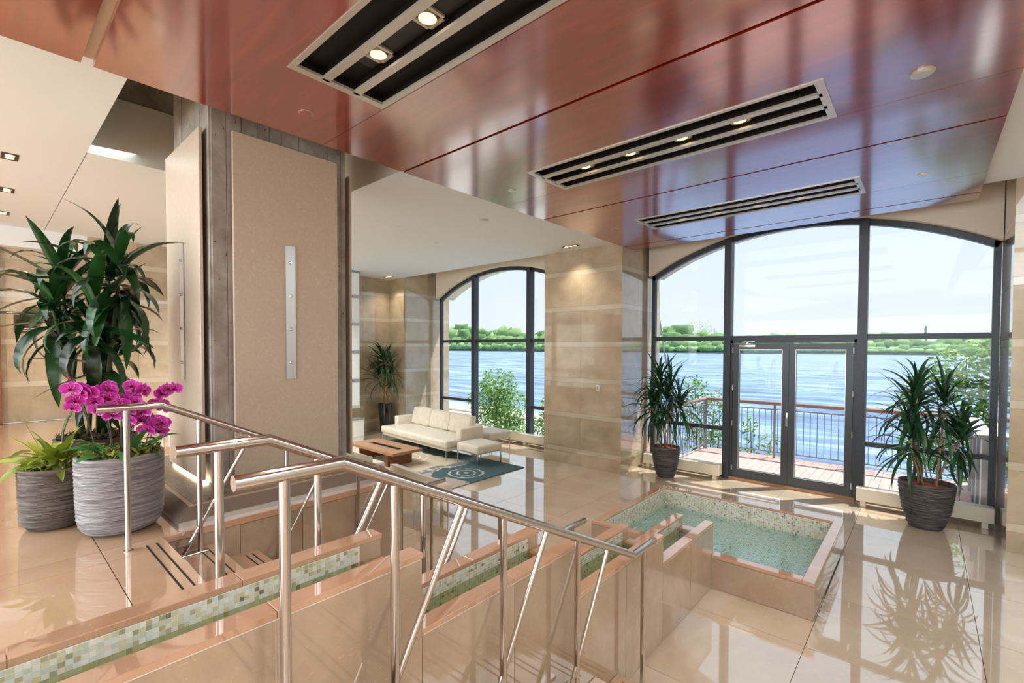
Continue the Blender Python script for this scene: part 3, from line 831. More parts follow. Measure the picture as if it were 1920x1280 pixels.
# sprinkler plates and smoke detectors in the red ceiling
def plate(name, x, y, z, r, mat, label, cat, h=.008):
    p = empty(name, (x, y, z), label=label, cat=cat)
    put('cover', MB().lathe([(r * .8, -h), (r, -h * .6), (r, 0)], 20, (x, y, z - .0005)), mat, p, smooth=True, ang=30)
    put('rim', MB().lathe([(r * 1.12, -.002), (r * 1.12, 0)], 20, (x, y, z - .0003)), 'champ', p)
plate('sprinkler_cover', -3.525, 1.645, ZS, .045, 'red', 'small round red sprinkler cover near the column', 'sprinkler')
plate('sprinkler_cover', -3.494, 3.956, ZS, .04, 'champ', 'small round sprinkler cover left of the middle light trough', 'sprinkler')
plate('sprinkler_cover', -3.475, 6.234, ZS, .04, 'red', 'small sprinkler cover left of the farthest light trough', 'sprinkler')
plate('sprinkler_cover', -.048, 6.30, ZS, .045, 'white', 'pale sprinkler cover at the far right of the red ceiling', 'sprinkler')
plate('smoke_detector', -.047, 3.981, ZS, .06, 'champ', 'round beige smoke detector right of the middle light trough', 'detector', .02)
plate('smoke_detector', -4.782, 4.814, ZC, .06, 'champ', 'round beige smoke detector on the white lounge ceiling', 'detector', .025)
plate('sprinkler_cover', -6.455, 5.31, ZC, .035, 'white', 'tiny white sprinkler cover on the lounge ceiling', 'sprinkler')
plate('sprinkler_cover', -9.906, 1.542, ZC, .045, 'champ', 'sprinkler cover on white ceiling above the tall dracaena', 'sprinkler')

# recessed downlights
def downlight(x, y, z, n, label, power, dx=.09, dirx=True, col=(1, .88, .72)):
    g = empty('downlight', (x, y, z), label=label, cat='downlight', group='recessed ceiling downlights')
    hl = dx * n / 2 + .03
    bx_ = (x - hl, x + hl, y - .06, y + .06) if dirx else (x - .06, x + .06, y - hl, y + hl)
    put('recess', B(*bx_, z - .003, z - .0005), 'black', g)
    for i in range(n):
        o = (i - (n - 1) / 2) * dx
        p = (x + o, y, z) if dirx else (x, y + o, z)
        put('bulb', MB().lathe([(.01, -.010), (.03, -.007), (.036, -.002)], 14, p), 'bulb', g, smooth=True)
    d = bpy.data.lights.new('downlight_spot', 'SPOT'); d.energy = power * DOWN_K; d.spot_size = math.radians(110); d.spot_blend = .7; d.color = col; d.shadow_soft_size = .06
    lo = bpy.data.objects.new('downlight_spot', d); COL.objects.link(lo); lo.location = (x, y, z - .02); lo.parent = g; lo.matrix_parent_inverse = Matrix.Translation(-g.location)
downlight(-4.83, 7.07, ZC, 3, 'triple downlight in white ceiling over the stone pier', 30)
downlight(-10.47, 7.03, ZC, 3, 'triple downlight over the black planter in the lounge', 30)
downlight(-6.69, .22, ZC, 2, 'downlight at the left edge, nearest of the three in the white ceiling', 55, col=(1, .80, .56))
downlight(-8.14, .24, ZC, 2, 'downlight at the left edge, middle of the three in the white ceiling', 55, col=(1, .80, .56))
downlight(-9.57, .24, ZC, 2, 'downlight at the left edge, lowest in the picture of the three', 55, col=(1, .80, .56))
for i, (x, y) in enumerate(((-7.3, 3.3), (-9.2, 3.3), (-9.4, 4.4))):  # extra lamps added out of view to brighten the lounge
    downlight(x, y, ZC, 2, 'unseen downlight added to brighten the lounge, behind the clad column, ' + ('nearest', 'far left', 'deepest')[i], 200, col=(.95, .97, 1))
for i, (x, y) in enumerate(((-8.6, -2.2), (-5.6, -2.2), (1.6, -2.2), (1.6, 1.5), (-5.6, -4.6), (1.6, -4.6))):  # extra lamps added out of view as general fill
    downlight(x, y, ZC, 2, 'unseen downlight added for fill behind the viewpoint, ' + ('far left', 'left', 'right', 'right of the stairs', 'rear left', 'rear right')[i], 45)
# ================================================================== HEATERS, SWITCH, SCREEN
def heater(x0, x1, label):
    g = empty('convector_heater', ((x0 + x1) / 2, 8.24, 0), label=label, cat='heater', group='low cream window heaters')
    put('casing', MB().rbox(x0, x1, 8.13, 8.30, .075, .255, .006, 2), 'offwhite', g)
    put('outlet_grille', B(x0 + .02, x1 - .02, 8.15, 8.285, .2555, .259), 'champ', g)
    n = max(2, round((x1 - x0) / 1.4) + 1)
    for i in range(n):
        x = x0 + .05 + (x1 - x0 - .16) * i / (n - 1)
        put('foot', B(x, x + .06, 8.15, 8.29, .0005, .076), 'offwhite', g)
    put('pipe', MB().tube([(x0 + .02, 8.22, .045), (x1 - .02, 8.22, .045)], .014, 8), 'walnut', g, smooth=True)
heater(-3.90, -2.55, 'low cream heater left of the terrace door')
heater(-.70, .67, 'low cream heater right of the terrace door behind the potted plant')
heater(-10.2, -7.95, 'low cream heater under the lounge window, behind the sofa')
heater(-7.92, -5.70, 'low cream heater under the lounge window beside the stone pier')
sw = empty('wall_switch', (-4.437, 7.39, 1.487), label='small grey switch plate on the stone pier', cat='switch')
put('plate', MB().rbox(-4.475, -4.40, 7.381, 7.3895, 1.43, 1.545, .003, 1), 'alu', sw)
put('button', B(-4.452, -4.423, 7.378, 7.381, 1.46, 1.515), 'galv', sw)
sg = empty('wall_sign', (-10.76, .5, 2.5), label='dark brown sign plate on the travertine wall at far left', cat='sign')
put('plate', B(-10.752, -10.74, .355, .65, 2.42, 2.70), 'plaque', sg)
put('text_line', B(-10.74, -10.739, .39, .63, 2.48, 2.492).box(-10.74, -10.739, .39, .56, 2.452, 2.46), 'letter', sg)
# white glass screen in lounge
gs = empty('glass_screen', (-10.25, 5.9, 0), label='tall white glass screen with steel clamps behind the clad column', cat='screen')
zt = ZC - .03
put('head_channel', B(-10.28, -10.22, 4.6, 6.06, ZC - .05, ZC - .001), 'galv', gs)
zz = [ZC - .05, 3.42, 2.76, 2.10, 1.42, .78]
for i in range(5):
    put('glass_panel', B(-10.27, -10.235, 4.6, 6.05, zz[i + 1] + .035, zz[i] - (.035 if i else 0)), 'whiteglass', gs)
    c_ = put('clamp_bar', B(-10.275, -10.225, 4.6, 6.055, zz[i + 1] - .035, zz[i + 1] + .035), 'alu', gs)
    for y in (5.62, 5.86): put('bolt', MB().lathe([(.022, 0), (.022, .012)], 12).xf(Matrix.Translation((-10.225, y, zz[i + 1])) @ Matrix.Rotation(PI / 2, 4, 'Y')), 'chrome', c_)
put('support_post', B(-10.28, -10.23, 5.3, 5.36, 0.001, .75).box(-10.28, -10.23, 4.7, 4.76, 0.001, .75), 'greenglass', gs)
cb = empty('low_cabinet', (-10.0, 5.5, 0), label='white low cabinet under the glass screen', cat='cabinet')
put('body', MB().rbox(-10.2, -9.98, 4.7, 6.0, .0006, .10, .003, 1), 'whiteglass', cb)
put('door', MB().rbox(-10.2, -9.97, 4.7, 5.345, .105, .50, .004, 1), 'whiteglass', cb)
put('door', MB().rbox(-10.2, -9.97, 5.35, 6.0, .105, .50, .004, 1), 'whiteglass', cb)
put('top', MB().rbox(-10.21, -9.96, 4.69, 6.01, .502, .53, .004, 1), 'galv', cb)

# ================================================================== LOUNGE FURNITURE
def rugmat():
    t = NT('abstract_rug'); v = t.pos(kind='Object')
    s = t.n('SeparateXYZ'); t.lk(v, s.inputs[0]); X, Y = s.outputs[0], s.outputs[1]
    n = t.noise(v, 1.3, 3, .55, .8); n2 = t.noise(v, 6, 4, .6, 1.5)
    wob = t.math('MULTIPLY_ADD', n, .9, -.45)
    x2 = t.math('ADD', X, wob); y2 = t.math('ADD', Y, wob)
    cream, teal, olive, slate = srgb(206, 190, 160), srgb(52, 92, 98), srgb(104, 110, 88), srgb(120, 124, 136)
    col = t.mix(t.math('MULTIPLY', n2, .5), cream, srgb(226, 214, 188))
    col = t.mix(t.math('GREATER_THAN', y2, 1.12), col, teal)                       # back strip
    side = t.math('GREATER_THAN', t.math('ADD', X, t.math('MULTIPLY', wob, .6)), 1.0)
    col = t.mix(side, col, teal)                                                  # right strip, three fields
    col = t.mix(t.math('MULTIPLY', side, t.math('LESS_THAN', y2, .22)), col, srgb(188, 176, 168))
    col = t.mix(t.math('MULTIPLY', side, t.math('LESS_THAN', y2, -.12)), col, olive)
    edge = t.math('MULTIPLY', t.math('GREATER_THAN', x2, .72), t.math('LESS_THAN', x2, .98))
    col = t.mix(t.math('MULTIPLY', edge, t.math('GREATER_THAN', n2, .45)), col, slate)
    col = t.mix(t.math('LESS_THAN', t.math('SUBTRACT', y2, t.math('MULTIPLY', x2, -.4)), -1.15), col, olive)
    def ring(cx, cy, r0, r1, c, freq, base=None):
        dx = t.math('SUBTRACT', X, cx); dy = t.math('SUBTRACT', Y, cy)
        d = t.math('SQRT', t.math('ADD', t.math('MULTIPLY', dx, dx), t.math('MULTIPLY', dy, dy)))
        d = t.math('ADD', d, t.math('MULTIPLY_ADD', n2, .10, -.05))
        inside = t.math('MULTIPLY', t.math('LESS_THAN', d, r1), t.math('GREATER_THAN', d, r0))
        li = t.math('GREATER_THAN', t.math('SINE', t.math('MULTIPLY', d, freq)), .72)
        nonlocal col
        if base is not None: col = t.mix(inside, col, base)
        col = t.mix(t.math('MULTIPLY', inside, li), col, c)
    ring(1.5, .62, .0, .40, srgb(196, 200, 190), 48, teal)
    ring(-.3, .55, .0, .55, srgb(236, 224, 200), 40)
    ring(.55, -.45, .0, .32, srgb(90, 92, 100), 24, srgb(176, 168, 160))
    ring(-1.0, -.6, .0, .6, srgb(228, 214, 186), 32)
    f = t.noise(v, 180, 2)
    t.bump(f, .5, .01)
    return t.set(color=t.mix(t.math('MULTIPLY', f, .3), col, srgb(120, 120, 110)), rough=.95)
MT['rug'] = rugmat()
rg = put('area_rug', MB().rbox(-2.0, 2.0, -1.62, 1.62, 0, .014, .005, 1), 'rug', label='abstract teal and cream rug under the sofa group', cat='rug')
rg.location = (-7.5, 4.98, .0005)

def sofa():
    s = empty('sofa', (-8.12, 6.50, .015), math.radians(-4.5), label='cream leather three-seat sofa on slim steel legs', cat='sofa')
    W = 1.27
    put('base_frame', MB().rbox(-W + .02, W - .02, -.46, .44, .18, .24, .012, 2), 'leather', s, False, smooth=True, ang=40)
    put('seat_cushion', MB().rbox(-W, W, -.50, .30, .235, .385, .045, 4, .012), 'leather', s, False, smooth=True, ang=60)
    for i in range(3):
        x0 = -W + .18 + i * .725
        m = MB().rbox(x0, x0 + .72, -.09, .09, 0, .40, .05, 4, .02).xf(Matrix.Translation((0, .27, .385)) @ Matrix.Rotation(math.radians(-14), 4, 'X'))
        put('back_cushion', m, 'leather', s, False, smooth=True, ang=60)
    put('back_panel', MB().rbox(-W + .04, W - .04, .36, .46, .2, .62, .03, 3), 'leather', s, False, smooth=True, ang=60)
    for sx in (-1, 1):
        x0, x1 = (W - .16, W) if sx > 0 else (-W, -W + .16)
        put('armrest', MB().rbox(x0, x1, -.14, .46, .22, .585, .028, 3), 'leather', s, False, smooth=True, ang=60)
        for y in (-.47, .42):
            put('leg', MB().tube([(sx * (W - .03), y, 0 if y < 0 else -.0145), (sx * (W - .03), y, .2)], .012, 8), 'chrome', s, False, smooth=True, ang=50)
sofa()
def bench(x, y, rz, label, sz=.31):
    b = empty('leather_bench', (x, y, .0005), math.radians(rz), label=label, cat='ottoman', group='square cream leather ottomans')
    put('seat', MB().rbox(-sz, sz, -sz, sz, .235, .40, .04, 4, .015), 'leather', b, False, smooth=True, ang=60)
    put('seat_button', MB().lathe([(.018, 0), (.012, .006)], 10, (0, 0, .412)), 'leather', b, False, smooth=True)
    for sx in (-1, 1):
        for sy in (-1, 1):
            put('leg', MB().tube([(sx * (sz - .02), sy * (sz - .02), 0), (sx * (sz - .02), sy * (sz - .02), .25)], .011, 8), 'chrome', b, False, smooth=True, ang=50)
    return b
bench(-6.34, 6.26, -4, 'cream leather ottoman in front of the right end of the sofa').location.z = .0148
bench(-7.15, 7.42, -4, 'cream leather ottoman behind the sofa by the window heater')
ct = empty('coffee_table', (-7.82, 5.16, .015), label='low oak coffee table with a glass slot in its top', cat='coffee table')
m = MB(); zt0, zt1 = .245, .295; X0, X1, Ya, Yb = -.74, .74, -.33, .33
m.box(X0, X1, Ya, -.055, zt0, zt1).box(X0, X1, .055, Yb, zt0, zt1).box(X0, -.5, -.055, .055, zt0, zt1).box(.5, X1, -.055, .055, zt0, zt1)
put('table_top', m, 'walnut', ct, False)
put('glass_insert', B(-.5, .5, -.055, .055, zt0 - .005, zt0 + .008), 'greenglass', ct, False)
put('slot_lining', B(-.5, .5, -.055, -.05, zt0, zt1 - .003).box(-.5, .5, .05, .055, zt0, zt1 - .003), 'black', ct, False)
for sx in (-1, 1): put('leg_panel', B(sx * .46 - .03, sx * .46 + .03, -.27, .27, 0, zt0), 'walnut_d', ct, False)
def armchair(x, y, z, rz, label, group='cream leather armchairs'):
    a = empty('armchair', (x, y, z), math.radians(rz), label=label, cat='armchair', group=group)
    put('seat', MB().rbox(-.3, .3, -.28, .34, .22, .42, .05, 4, .012), 'leather', a, False, smooth=True, ang=60)
    m = MB(); n = 14
    for i in range(n):                             # curved shell back and arms
        t0, t1 = PI + PI * i / n, PI + PI * (i + 1) / n
        def P(t, r, zz): return (r * math.cos(t), .02 + r * math.sin(t) * .95, zz)
        zz = lambda t: .56 + .16 * (max(0, -math.sin(t)) ** 1.2)
        for ra, rb in ((.40, .32),):
            a0, a1 = P(t0, ra, .2), P(t1, ra, .2); b0, b1 = P(t0, ra, zz(t0)), P(t1, ra, zz(t1))
            c0, c1 = P(t0, rb, zz(t0)), P(t1, rb, zz(t1)); d0, d1 = P(t0, rb, .2), P(t1, rb, .2)
            m.quad(a0, a1, b1, b0); m.quad(b0, b1, c1, c0); m.quad(c0, c1, d1, d0); m.quad(d0, d1, a1, a0)
            if i == 0: m.quad(a0, b0, c0, d0)
            if i == n - 1: m.quad(d1, c1, b1, a1)
    put('shell_back', m, 'leather', a, False, smooth=True, ang=40)
    for sx in (-1, 1):
        for y_ in (-.22, .28): put('leg', MB().tube([(sx * .26, y_, 0), (sx * .26, y_, .23)], .012, 8), 'chrome', a, False, smooth=True, ang=50)
armchair(-6.55, 3.80, .015, 4, 'cream tub armchair seen from behind, beside the coffee table legs')
armchair(-4.95, 3.78, .0005, -6, 'cream tub armchair with its back to the landing, right of the column')
armchair(-7.75, 1.95, ZU, 160, 'cream tub armchair on the landing, half hidden behind the column', 'cream leather armchairs')

# ================================================================== PLANTS
def strap(L, w, droop, fold=.25, seg=7, prof='strap'):
    m = MB(); a = 0.0; x = z = 0.0; pts = []
    for i in range(seg + 1):
        t = i / seg; pts.append((x, z, a))
        a2 = -droop * (t ** 1.3) * 1.3
        x += L / seg * math.cos(a2); z += L / seg * math.sin(a2); a = a2
    for i, (x, z, a) in enumerate(pts):
        t = i / seg
        ww = w * (min(1, .45 + 2.2 * t) * (1 - t ** 3.2) if prof == 'strap' else math.sin(PI * min(1, .12 + .88 * t)) ** .8 * (1 - .2 * t)) * .5 + .0006
        nx, nz = -math.sin(a), math.cos(a)
        m.v += [(x + nx * fold * ww, -ww, z + nz * fold * ww), (x, 0, z), (x + nx * fold * ww, ww, z + nz * fold * ww)]
    for i in range(seg):
        for k in range(2):
            b = i * 3 + k; m.f.append((b, b + 1, b + 4, b + 3))
    return m.mesh('leaf', True)
def rosette(parent, meshes, mat, c, n, L, rnd, lo=-25, hi=80, rise=.25, name='leaf', ok=None):
    for i in range(n):
        t = i / max(1, n - 1)
        el = math.radians(lo + (hi - lo) * t ** .9 + rnd.uniform(-9, 9)); az = i * 2.39996 + rnd.uniform(-.3, .3)
        for k in range(24):                        # leaves bend clear of walls and glass
            rch = L * 1.1 * max(.35, math.cos(el))
            if ok is None or ok(c[0] + rch * math.cos(az), c[1] + rch * math.sin(az)): break
            az += .7; el = min(el + .05, 1.4)
        o = put(name, rnd.choice(meshes), mat, parent)
        o.location = (c[0] + .012 * math.cos(az), c[1] + .012 * math.sin(az), c[2] + rise * (t - .6))
        o.rotation_euler = Euler((rnd.uniform(-.3, .3), -el, az), 'XYZ')
        s = L * rnd.uniform(.78, 1.12) * (1 - .25 * max(0, t - .7)); o.scale = (s, s, s)
def ribbed_pot(parent, c, prof, mat, name='pot', ribs=46, amp=.006, seed=1, nseg=44):
    """profile (r,z) list resampled to many rings with uneven ridges"""
    rnd = random.Random(seed); P = []
    H = prof[-1][1]
    for k in range(ribs + 1):
        z = H * k / ribs
        for (r0, z0), (r1, z1) in zip(prof, prof[1:]):
            if z0 <= z <= z1 + 1e-9: r = r0 + (r1 - r0) * ((z - z0) / max(z1 - z0, 1e-6)); break
        P.append((r, z)); P.append((r - .001, z + H / ribs * .5))
    P = P[:-1]
    tab = [[rnd.uniform(-.4, 1) for _ in range(nseg)] for _ in P]
    def wob(k, j):
        if k >= len(P) - 3: return 0
        s = amp if k % 2 == 0 else -amp * .5
        return s * (.5 + .5 * math.sin(j * .7 + k * 1.9)) + amp * .3 * tab[k][j]
    rim = P[-1][0]
    m = MB().lathe(P + [(rim - .018, H), (rim - .022, H - .05)], nseg, c, wob)
    put(name, m, mat, parent, smooth=True, ang=60)
def blob(parent, name, mat, c, r, n, h, seed, sz=.03):
    rnd = random.Random(seed); m = MB()
    for i in range(n):
        a, q = rnd.uniform(0, 2 * PI), r * math.sqrt(rnd.random()); x, y = c[0] + q * math.cos(a), c[1] + q * math.sin(a)
        z = c[2] + rnd.uniform(-.01, h); u = Vector((rnd.uniform(-1, 1), rnd.uniform(-1, 1), rnd.uniform(-.6, .6))).normalized() * sz; w = Vector((rnd.uniform(-1, 1), rnd.uniform(-1, 1), rnd.uniform(-1, 1))).normalized() * sz * .35
        p = Vector((x, y, z)); m.quad(p - u, p + w, p + u, p - w); m.a.append(rnd.random())
    put(name, m, mat, parent, kind='stuff')

LN = [strap(1, .088, d, .3) for d in (.25, .55, .85, 1.15, 1.45)]
LW = [strap(1, .165, d, .3) for d in (.3, .8, 1.3, 1.7, 2.0)]
def dracaena(name, c, label, pot, canes, L, meshes, lmat, seed, group, lo=-35, hi=80, n=26, canemat='cane', rise=.3, ok=None):
    rnd = random.Random(seed)
    p = empty(name, c, label=label, cat='potted plant', group=group)
    ptop = pot(p)
    for (dx, dy, h, lx, ly) in canes:
        base = Vector((c[0] + dx, c[1] + dy, c[2] + ptop - .03)); top = Vector((base.x + lx, base.y + ly, c[2] + h))
        mid = base.lerp(top, .5) + Vector((rnd.uniform(-.02, .02), rnd.uniform(-.02, .02), 0))
        put('cane', MB().tube([base, mid, top], [.015, .013, .011], 8), canemat, p, smooth=True)
        rosette(p, meshes, lmat, top, n, L, rnd, lo, hi, rise, ok=ok)
    return p
def pot_urn(c, r, h, mat, fill, seed):
    def f(p):
        ribbed_pot(p, c, [(r * .55, 0), (r * .66, h * .08), (r * .86, h * .42), (r * .97, h * .8), (r, h)], mat, seed=seed, ribs=34, amp=.008)
        put('soil', MB().lathe([(r - .02, h - .05), (r * .5, h - .035), (.01, h - .03)], 24, c), fill, p, smooth=True)
        return h - .03
    return f
c = (.04, 7.74, .0005)
dracaena('potted_dracaena', c, 'tall dracaena in a wide ribbed charcoal pot, right of the terrace door', pot_urn(c, .275, .56, 'pot_dark', 'clay', 11),
         [(-.07, .0, 1.62, -.04, .03), (-.04, .05, 1.42, -.10, -.02), (.09, -.02, 1.50, .06, .05), (.07, .05, 1.12, .22, .02), (-.02, -.05, 1.08, -.14, -.06)], .56, LN, 'leaf', 21, 'dracaenas at the arched window', -55, 82, 36, ok=lambda x, y: y < 8.36 and not (y > 7.38 and x > .68))
c = (-3.33, 7.80, .0005)
dracaena('potted_dracaena', c, 'bushy dracaena in a ribbed charcoal pot, left of the terrace door by the pier', pot_urn(c, .235, .52, 'pot_dark', 'clay', 12),
         [(-.08, .0, 1.62, -.04, .0), (-.03, .05, 1.40, -.09, -.02), (.03, -.02, 1.50, .05, .03), (.08, .03, 1.22, .14, .0), (-.06, -.05, 1.18, -.16, -.03), (.0, .0, 1.3, .02, -.05)], .58, LN, 'leaf', 22, 'dracaenas at the arched window', -60, 82, 32, ok=lambda x, y: y < 8.36 and not (y > 7.38 and x < -3.95))
c = (-10.62, 7.02, .0005)
def pot_tall(p):
    put('pot', MB().lathe([(.12, 0), (.125, .01), (.19, .70), (.195, .74), (.18, .745), (.175, .70)], 32, c), 'blackgloss', p, smooth=True, ang=40)
    put('soil', MB().lathe([(.176, .69), (.01, .70)], 20, c), 'soil', p)
    return .71
dracaena('potted_dracaena', c, 'dracaena in a tall glossy black tapered pot behind the sofa', pot_tall,
         [(-.06, .0, 1.9, -.10, .05), (.0, .05, 1.75, .02, .1), (.05, -.03, 1.82, .10, -.04), (.0, -.06, 1.45, .0, -.12), (.06, .04, 1.5, .18, .04)], .56, LN, 'leaf', 23, None, -45, 82, 26, ok=lambda x, y: x > -10.86 and y < 7.30)
# landing group
c = (-4.89, .60, ZU)
def pot_plain(p):
    put('pot', MB().lathe([(.19, 0), (.21, .02), (.25, .42), (.255, .50), (.235, .50), (.23, .46)], 36, c), 'pot_plain', p, smooth=True, ang=40)
    put('soil', MB().lathe([(.232, .455), (.01, .475)], 24, c), 'soil', p)
    blob(p, 'moss', 'moss_d', (c[0], c[1], c[2] + .48), .23, 420, .05, 5, .035)
    return .49
dracaena('tall_dracaena', c, 'tall dark-leaved dracaena in the plain dark planter behind the orchids', pot_plain,
         [(-.10, -.06, 1.68, -.14, -.10), (.0, .06, 1.72, .04, .02), (.09, .02, 1.75, .13, .10), (-.02, -.08, 1.48, -.16, -.14), (.07, -.06, 1.42, .14, .03), (.03, .0, 1.1, .06, .04)], .56, LW, 'leaf_d', 31, None, -60, 78, 23, 'cane_g', .34, ok=lambda x, y: y < 1.14)
def round_pot(p, c, r, h, mat, seed):
    ribbed_pot(p, c, [(r * .62, 0), (r * .80, h * .035), (r * .91, h * .10), (r * .96, h * .2), (r * .985, h * .5), (r, h)], mat, seed=seed, ribs=52, amp=.004)
    put('soil', MB().lathe([(r - .02, h - .04), (.01, h - .02)], 24, c), 'soil', p)
c = (-3.985, .605, ZU + .0005)
orc = empty('potted_orchids', c, label='magenta orchids in a large grey ribbed pot beside the handrail', cat='potted plant', group='ribbed pots on the landing')
round_pot(orc, c, .232, .50, 'pot_grey', 41)
blob(orc, 'moss', 'moss', (c[0], c[1], c[2] + .49), .21, 500, .05, 6, .028)
rnd = random.Random(44)
OL = [strap(1, .36, d, .2, 7, 'oval') for d in (.3, .8, 1.2)]
for i in range(13):
    az = i * 2.4 + rnd.uniform(-.3, .3); o = put('leaf', rnd.choice(OL), 'leaf_o', orc)
    q = rnd.uniform(.05, .15); o.location = (c[0] + q * math.cos(az), c[1] + q * math.sin(az), c[2] + .50); o.rotation_euler = (rnd.uniform(-.4, .4), -math.radians(rnd.uniform(5, 70)), az)
    s = rnd.uniform(.17, .25); o.scale = (s, s, s)
def flower_mesh(seed):
    rn = random.Random(seed); m = MB()
    def pet(ang, L, w, up_):
        k = 6; pts = []
        for i in range(k + 1):
            t = i / k; ww = w * math.sin(PI * (.08 + .88 * t)) ** .75
            d = L * t; pts.append((d, ww, up_ * t * t * .5))
        for i in range(k):
            (d0, w0, z0), (d1, w1, z1) = pts[i], pts[i + 1]
            c_, s_ = math.cos(ang), math.sin(ang)
            f = lambda d, y, z: (z, d * c_ - y * s_, d * s_ + y * c_)
            for sg_, fr in ((1, .78), (-1, .78)):
                m.quad(f(d0, 0, z0), f(d1, 0, z1), f(d1, sg_ * w1 * fr, z1 + .002), f(d0, sg_ * w0 * fr, z0 + .002)); m.a.append(min(1, .15 + .5 * i / k + rn.uniform(0, .12)))
                m.quad(f(d0, sg_ * w0 * fr, z0 + .002), f(d1, sg_ * w1 * fr, z1 + .002), f(d1, sg_ * w1, z1 + .004), f(d0, sg_ * w0, z0 + .004)); m.a.append(min(1, .8 + rn.uniform(0, .2)))
    for a in (90, 210, 330): pet(math.radians(a), .038, .014, .01)
    for a in (14, 166): pet(math.radians(a), .042, .027, .012)
    return m.mesh('flower', True)
FL = [flower_mesh(i) for i in range(4)]
lipm = MB()
for j in range(5):
    a = 2 * PI * j / 5; lipm.quad((.002, 0, 0), (.014, .008 * math.cos(a), .008 * math.sin(a)), (.020, .006 * math.cos(a + .6), .006 * math.sin(a + .6)), (.014, .008 * math.cos(a + 1.25), .008 * math.sin(a + 1.25)))
lipme = lipm.mesh('flower_lip', True)
tocam = Vector((0, 0, 2.2)) - Vector((c[0], c[1], 1.9))
camaz = math.atan2(tocam.y, tocam.x)
side = Vector((-math.sin(camaz), math.cos(camaz), 0))
stems = [(-.10, -.22, .93, 8), (-.06, -.10, .96, 7), (-.02, -.15, .80, 7), (.05, .08, .95, 8), (.09, .20, 1.02, 9), (.02, .03, .86, 7), (-.08, -.22, .68, 6), (.06, .13, .90, 6)]
for (b0, ex, hh, nf) in stems:
    base = Vector(c) + side * (-b0) + Vector((rnd.uniform(-.05, .05), rnd.uniform(-.05, .05), .48))
    tip = Vector(c) + side * (-ex) * 1.0 + Vector((rnd.uniform(-.05, .05), rnd.uniform(-.05, .05), hh - .03))
    cr = base.lerp(tip, .55) + Vector((0, 0, .16))
    path = []
    for i in range(9):
        t = i / 8; path.append(base * (1 - t) ** 2 + cr * 2 * t * (1 - t) + tip * t * t)
    put('flower_stem', MB().tube(path, .0035, 6), 'stem', orc, smooth=True)
    put('stake', MB().tube([base + Vector((.01, .01, 0)), cr + Vector((.01, .0, -.12))], .003, 6), 'stem', orc)
    for i in range(nf):
        t = .52 + .46 * i / nf; p = base * (1 - t) ** 2 + cr * 2 * t * (1 - t) + tip * t * t
        o = put('flower', rnd.choice(FL), 'petal', orc)
        off = Vector((math.cos(camaz), math.sin(camaz), 0)) * rnd.uniform(.0, .05) + side * rnd.uniform(-.05, .05) + Vector((0, 0, rnd.uniform(-.045, .035)))
        o.location = p + off; o.rotation_euler = Euler((rnd.uniform(-.4, .4), rnd.uniform(-.25, .5), camaz + rnd.uniform(-.8, .8)), 'XYZ')
        s = rnd.uniform(1.1, 1.45); o.scale = (s, s, s)
        l2 = put('flower_lip', lipme, 'lip', o, False)
    for i in range(3):
        p = path[-1] + (path[-1] - path[-2]) * (.3 + .5 * i)
        put('bud', MB().lathe([(.002, -.008), (.007, 0), (.002, .009)], 8, tuple(p)), 'lip', orc, smooth=True)
c = (-4.385, .33, ZU + .0005)
bro = empty('potted_foliage', c, label='lime-leaved plant in the smaller dark ribbed pot at far left', cat='potted plant', group='ribbed pots on the landing')
round_pot(bro, c, .19, .405, 'pot_brown', 42)
blob(bro, 'moss', 'moss', (c[0], c[1], c[2] + .395), .17, 260, .04, 8, .025)
BL = [strap(1, .27, d, .3, 7, 'oval') for d in (.4, .9, 1.3)]
rnd = random.Random(9)
for k in range(30):
    az = k * 2.4 + rnd.uniform(-.3, .3); o = put('leaf', rnd.choice(BL), 'leaf_y', bro)
    q = rnd.uniform(.0, .07); o.location = (c[0] + q * math.cos(az), c[1] + q * math.sin(az), c[2] + .40 + rnd.uniform(0, .06)); o.rotation_euler = (rnd.uniform(-.4, .4), -math.radians(8 + 70 * (k / 30) + rnd.uniform(-8, 8)), az)
    s = rnd.uniform(.20, .33); o.scale = (s, s, s)
# ================================================================== TERRACE AND RIVER
ZD = -.10
dk = put('terrace', B(-3.95, .75, 8.96, 11.2, -.6, ZD - .03), 'shore', kind='structure', label='terrace deck of reddish boards outside the door')
bm_ = {}
x = -3.9
while x < .70:
    w = .134
    if w not in bm_: bm_[w] = B(-w / 2, w / 2, -1.12, 1.12, -.028, 0).mesh('deck_board')
    o = put('deck_board', bm_[w], 'deck', dk); o.location = (x + .067, 10.07, ZD); x += .14
put('fascia_board', B(-3.95, .75, 11.2, 11.23, -.5, ZD + .005), 'deck', dk)
def outrail(p0, p1, label, n):
    p0, p1 = Vector(p0), Vector(p1); d = p1 - p0; L = d.length
    r = empty('terrace_railing', p0, label=label, cat='railing', group='terrace railings')
    nn = Vector((-d.y, d.x, 0)).normalized()
    def at(t, z): return (p0.x + d.x * t, p0.y + d.y * t, ZD + z)
    put('handrail_cap', MB().tube([at(-.0, 1.15), at(1.0, 1.15)], .04, 12), 'railwood', r, smooth=True, ang=50)
    put('upper_bar', MB().tube([at(0, 1.02), at(1, 1.02)], .014, 6), 'galv', r)
    put('lower_bar', MB().tube([at(0, .12), at(1, .12)], .014, 6), 'galv', r)
    np_ = max(2, round(L / 1.35) + 1)
    for i in range(np_): put('post', MB().tube([at(i / (np_ - 1), .0), at(i / (np_ - 1), 1.13)], .024, 8), 'galv', r)
    for i in range(n):
        t = (i + .5) / n; put('baluster', MB().tube([at(t, .12), at(t, 1.02)], .0075, 6), 'galv', r)
outrail((-3.78, 11.10, 0), (.46, 11.10, 0), 'terrace railing with brown cap along the river side', 36)
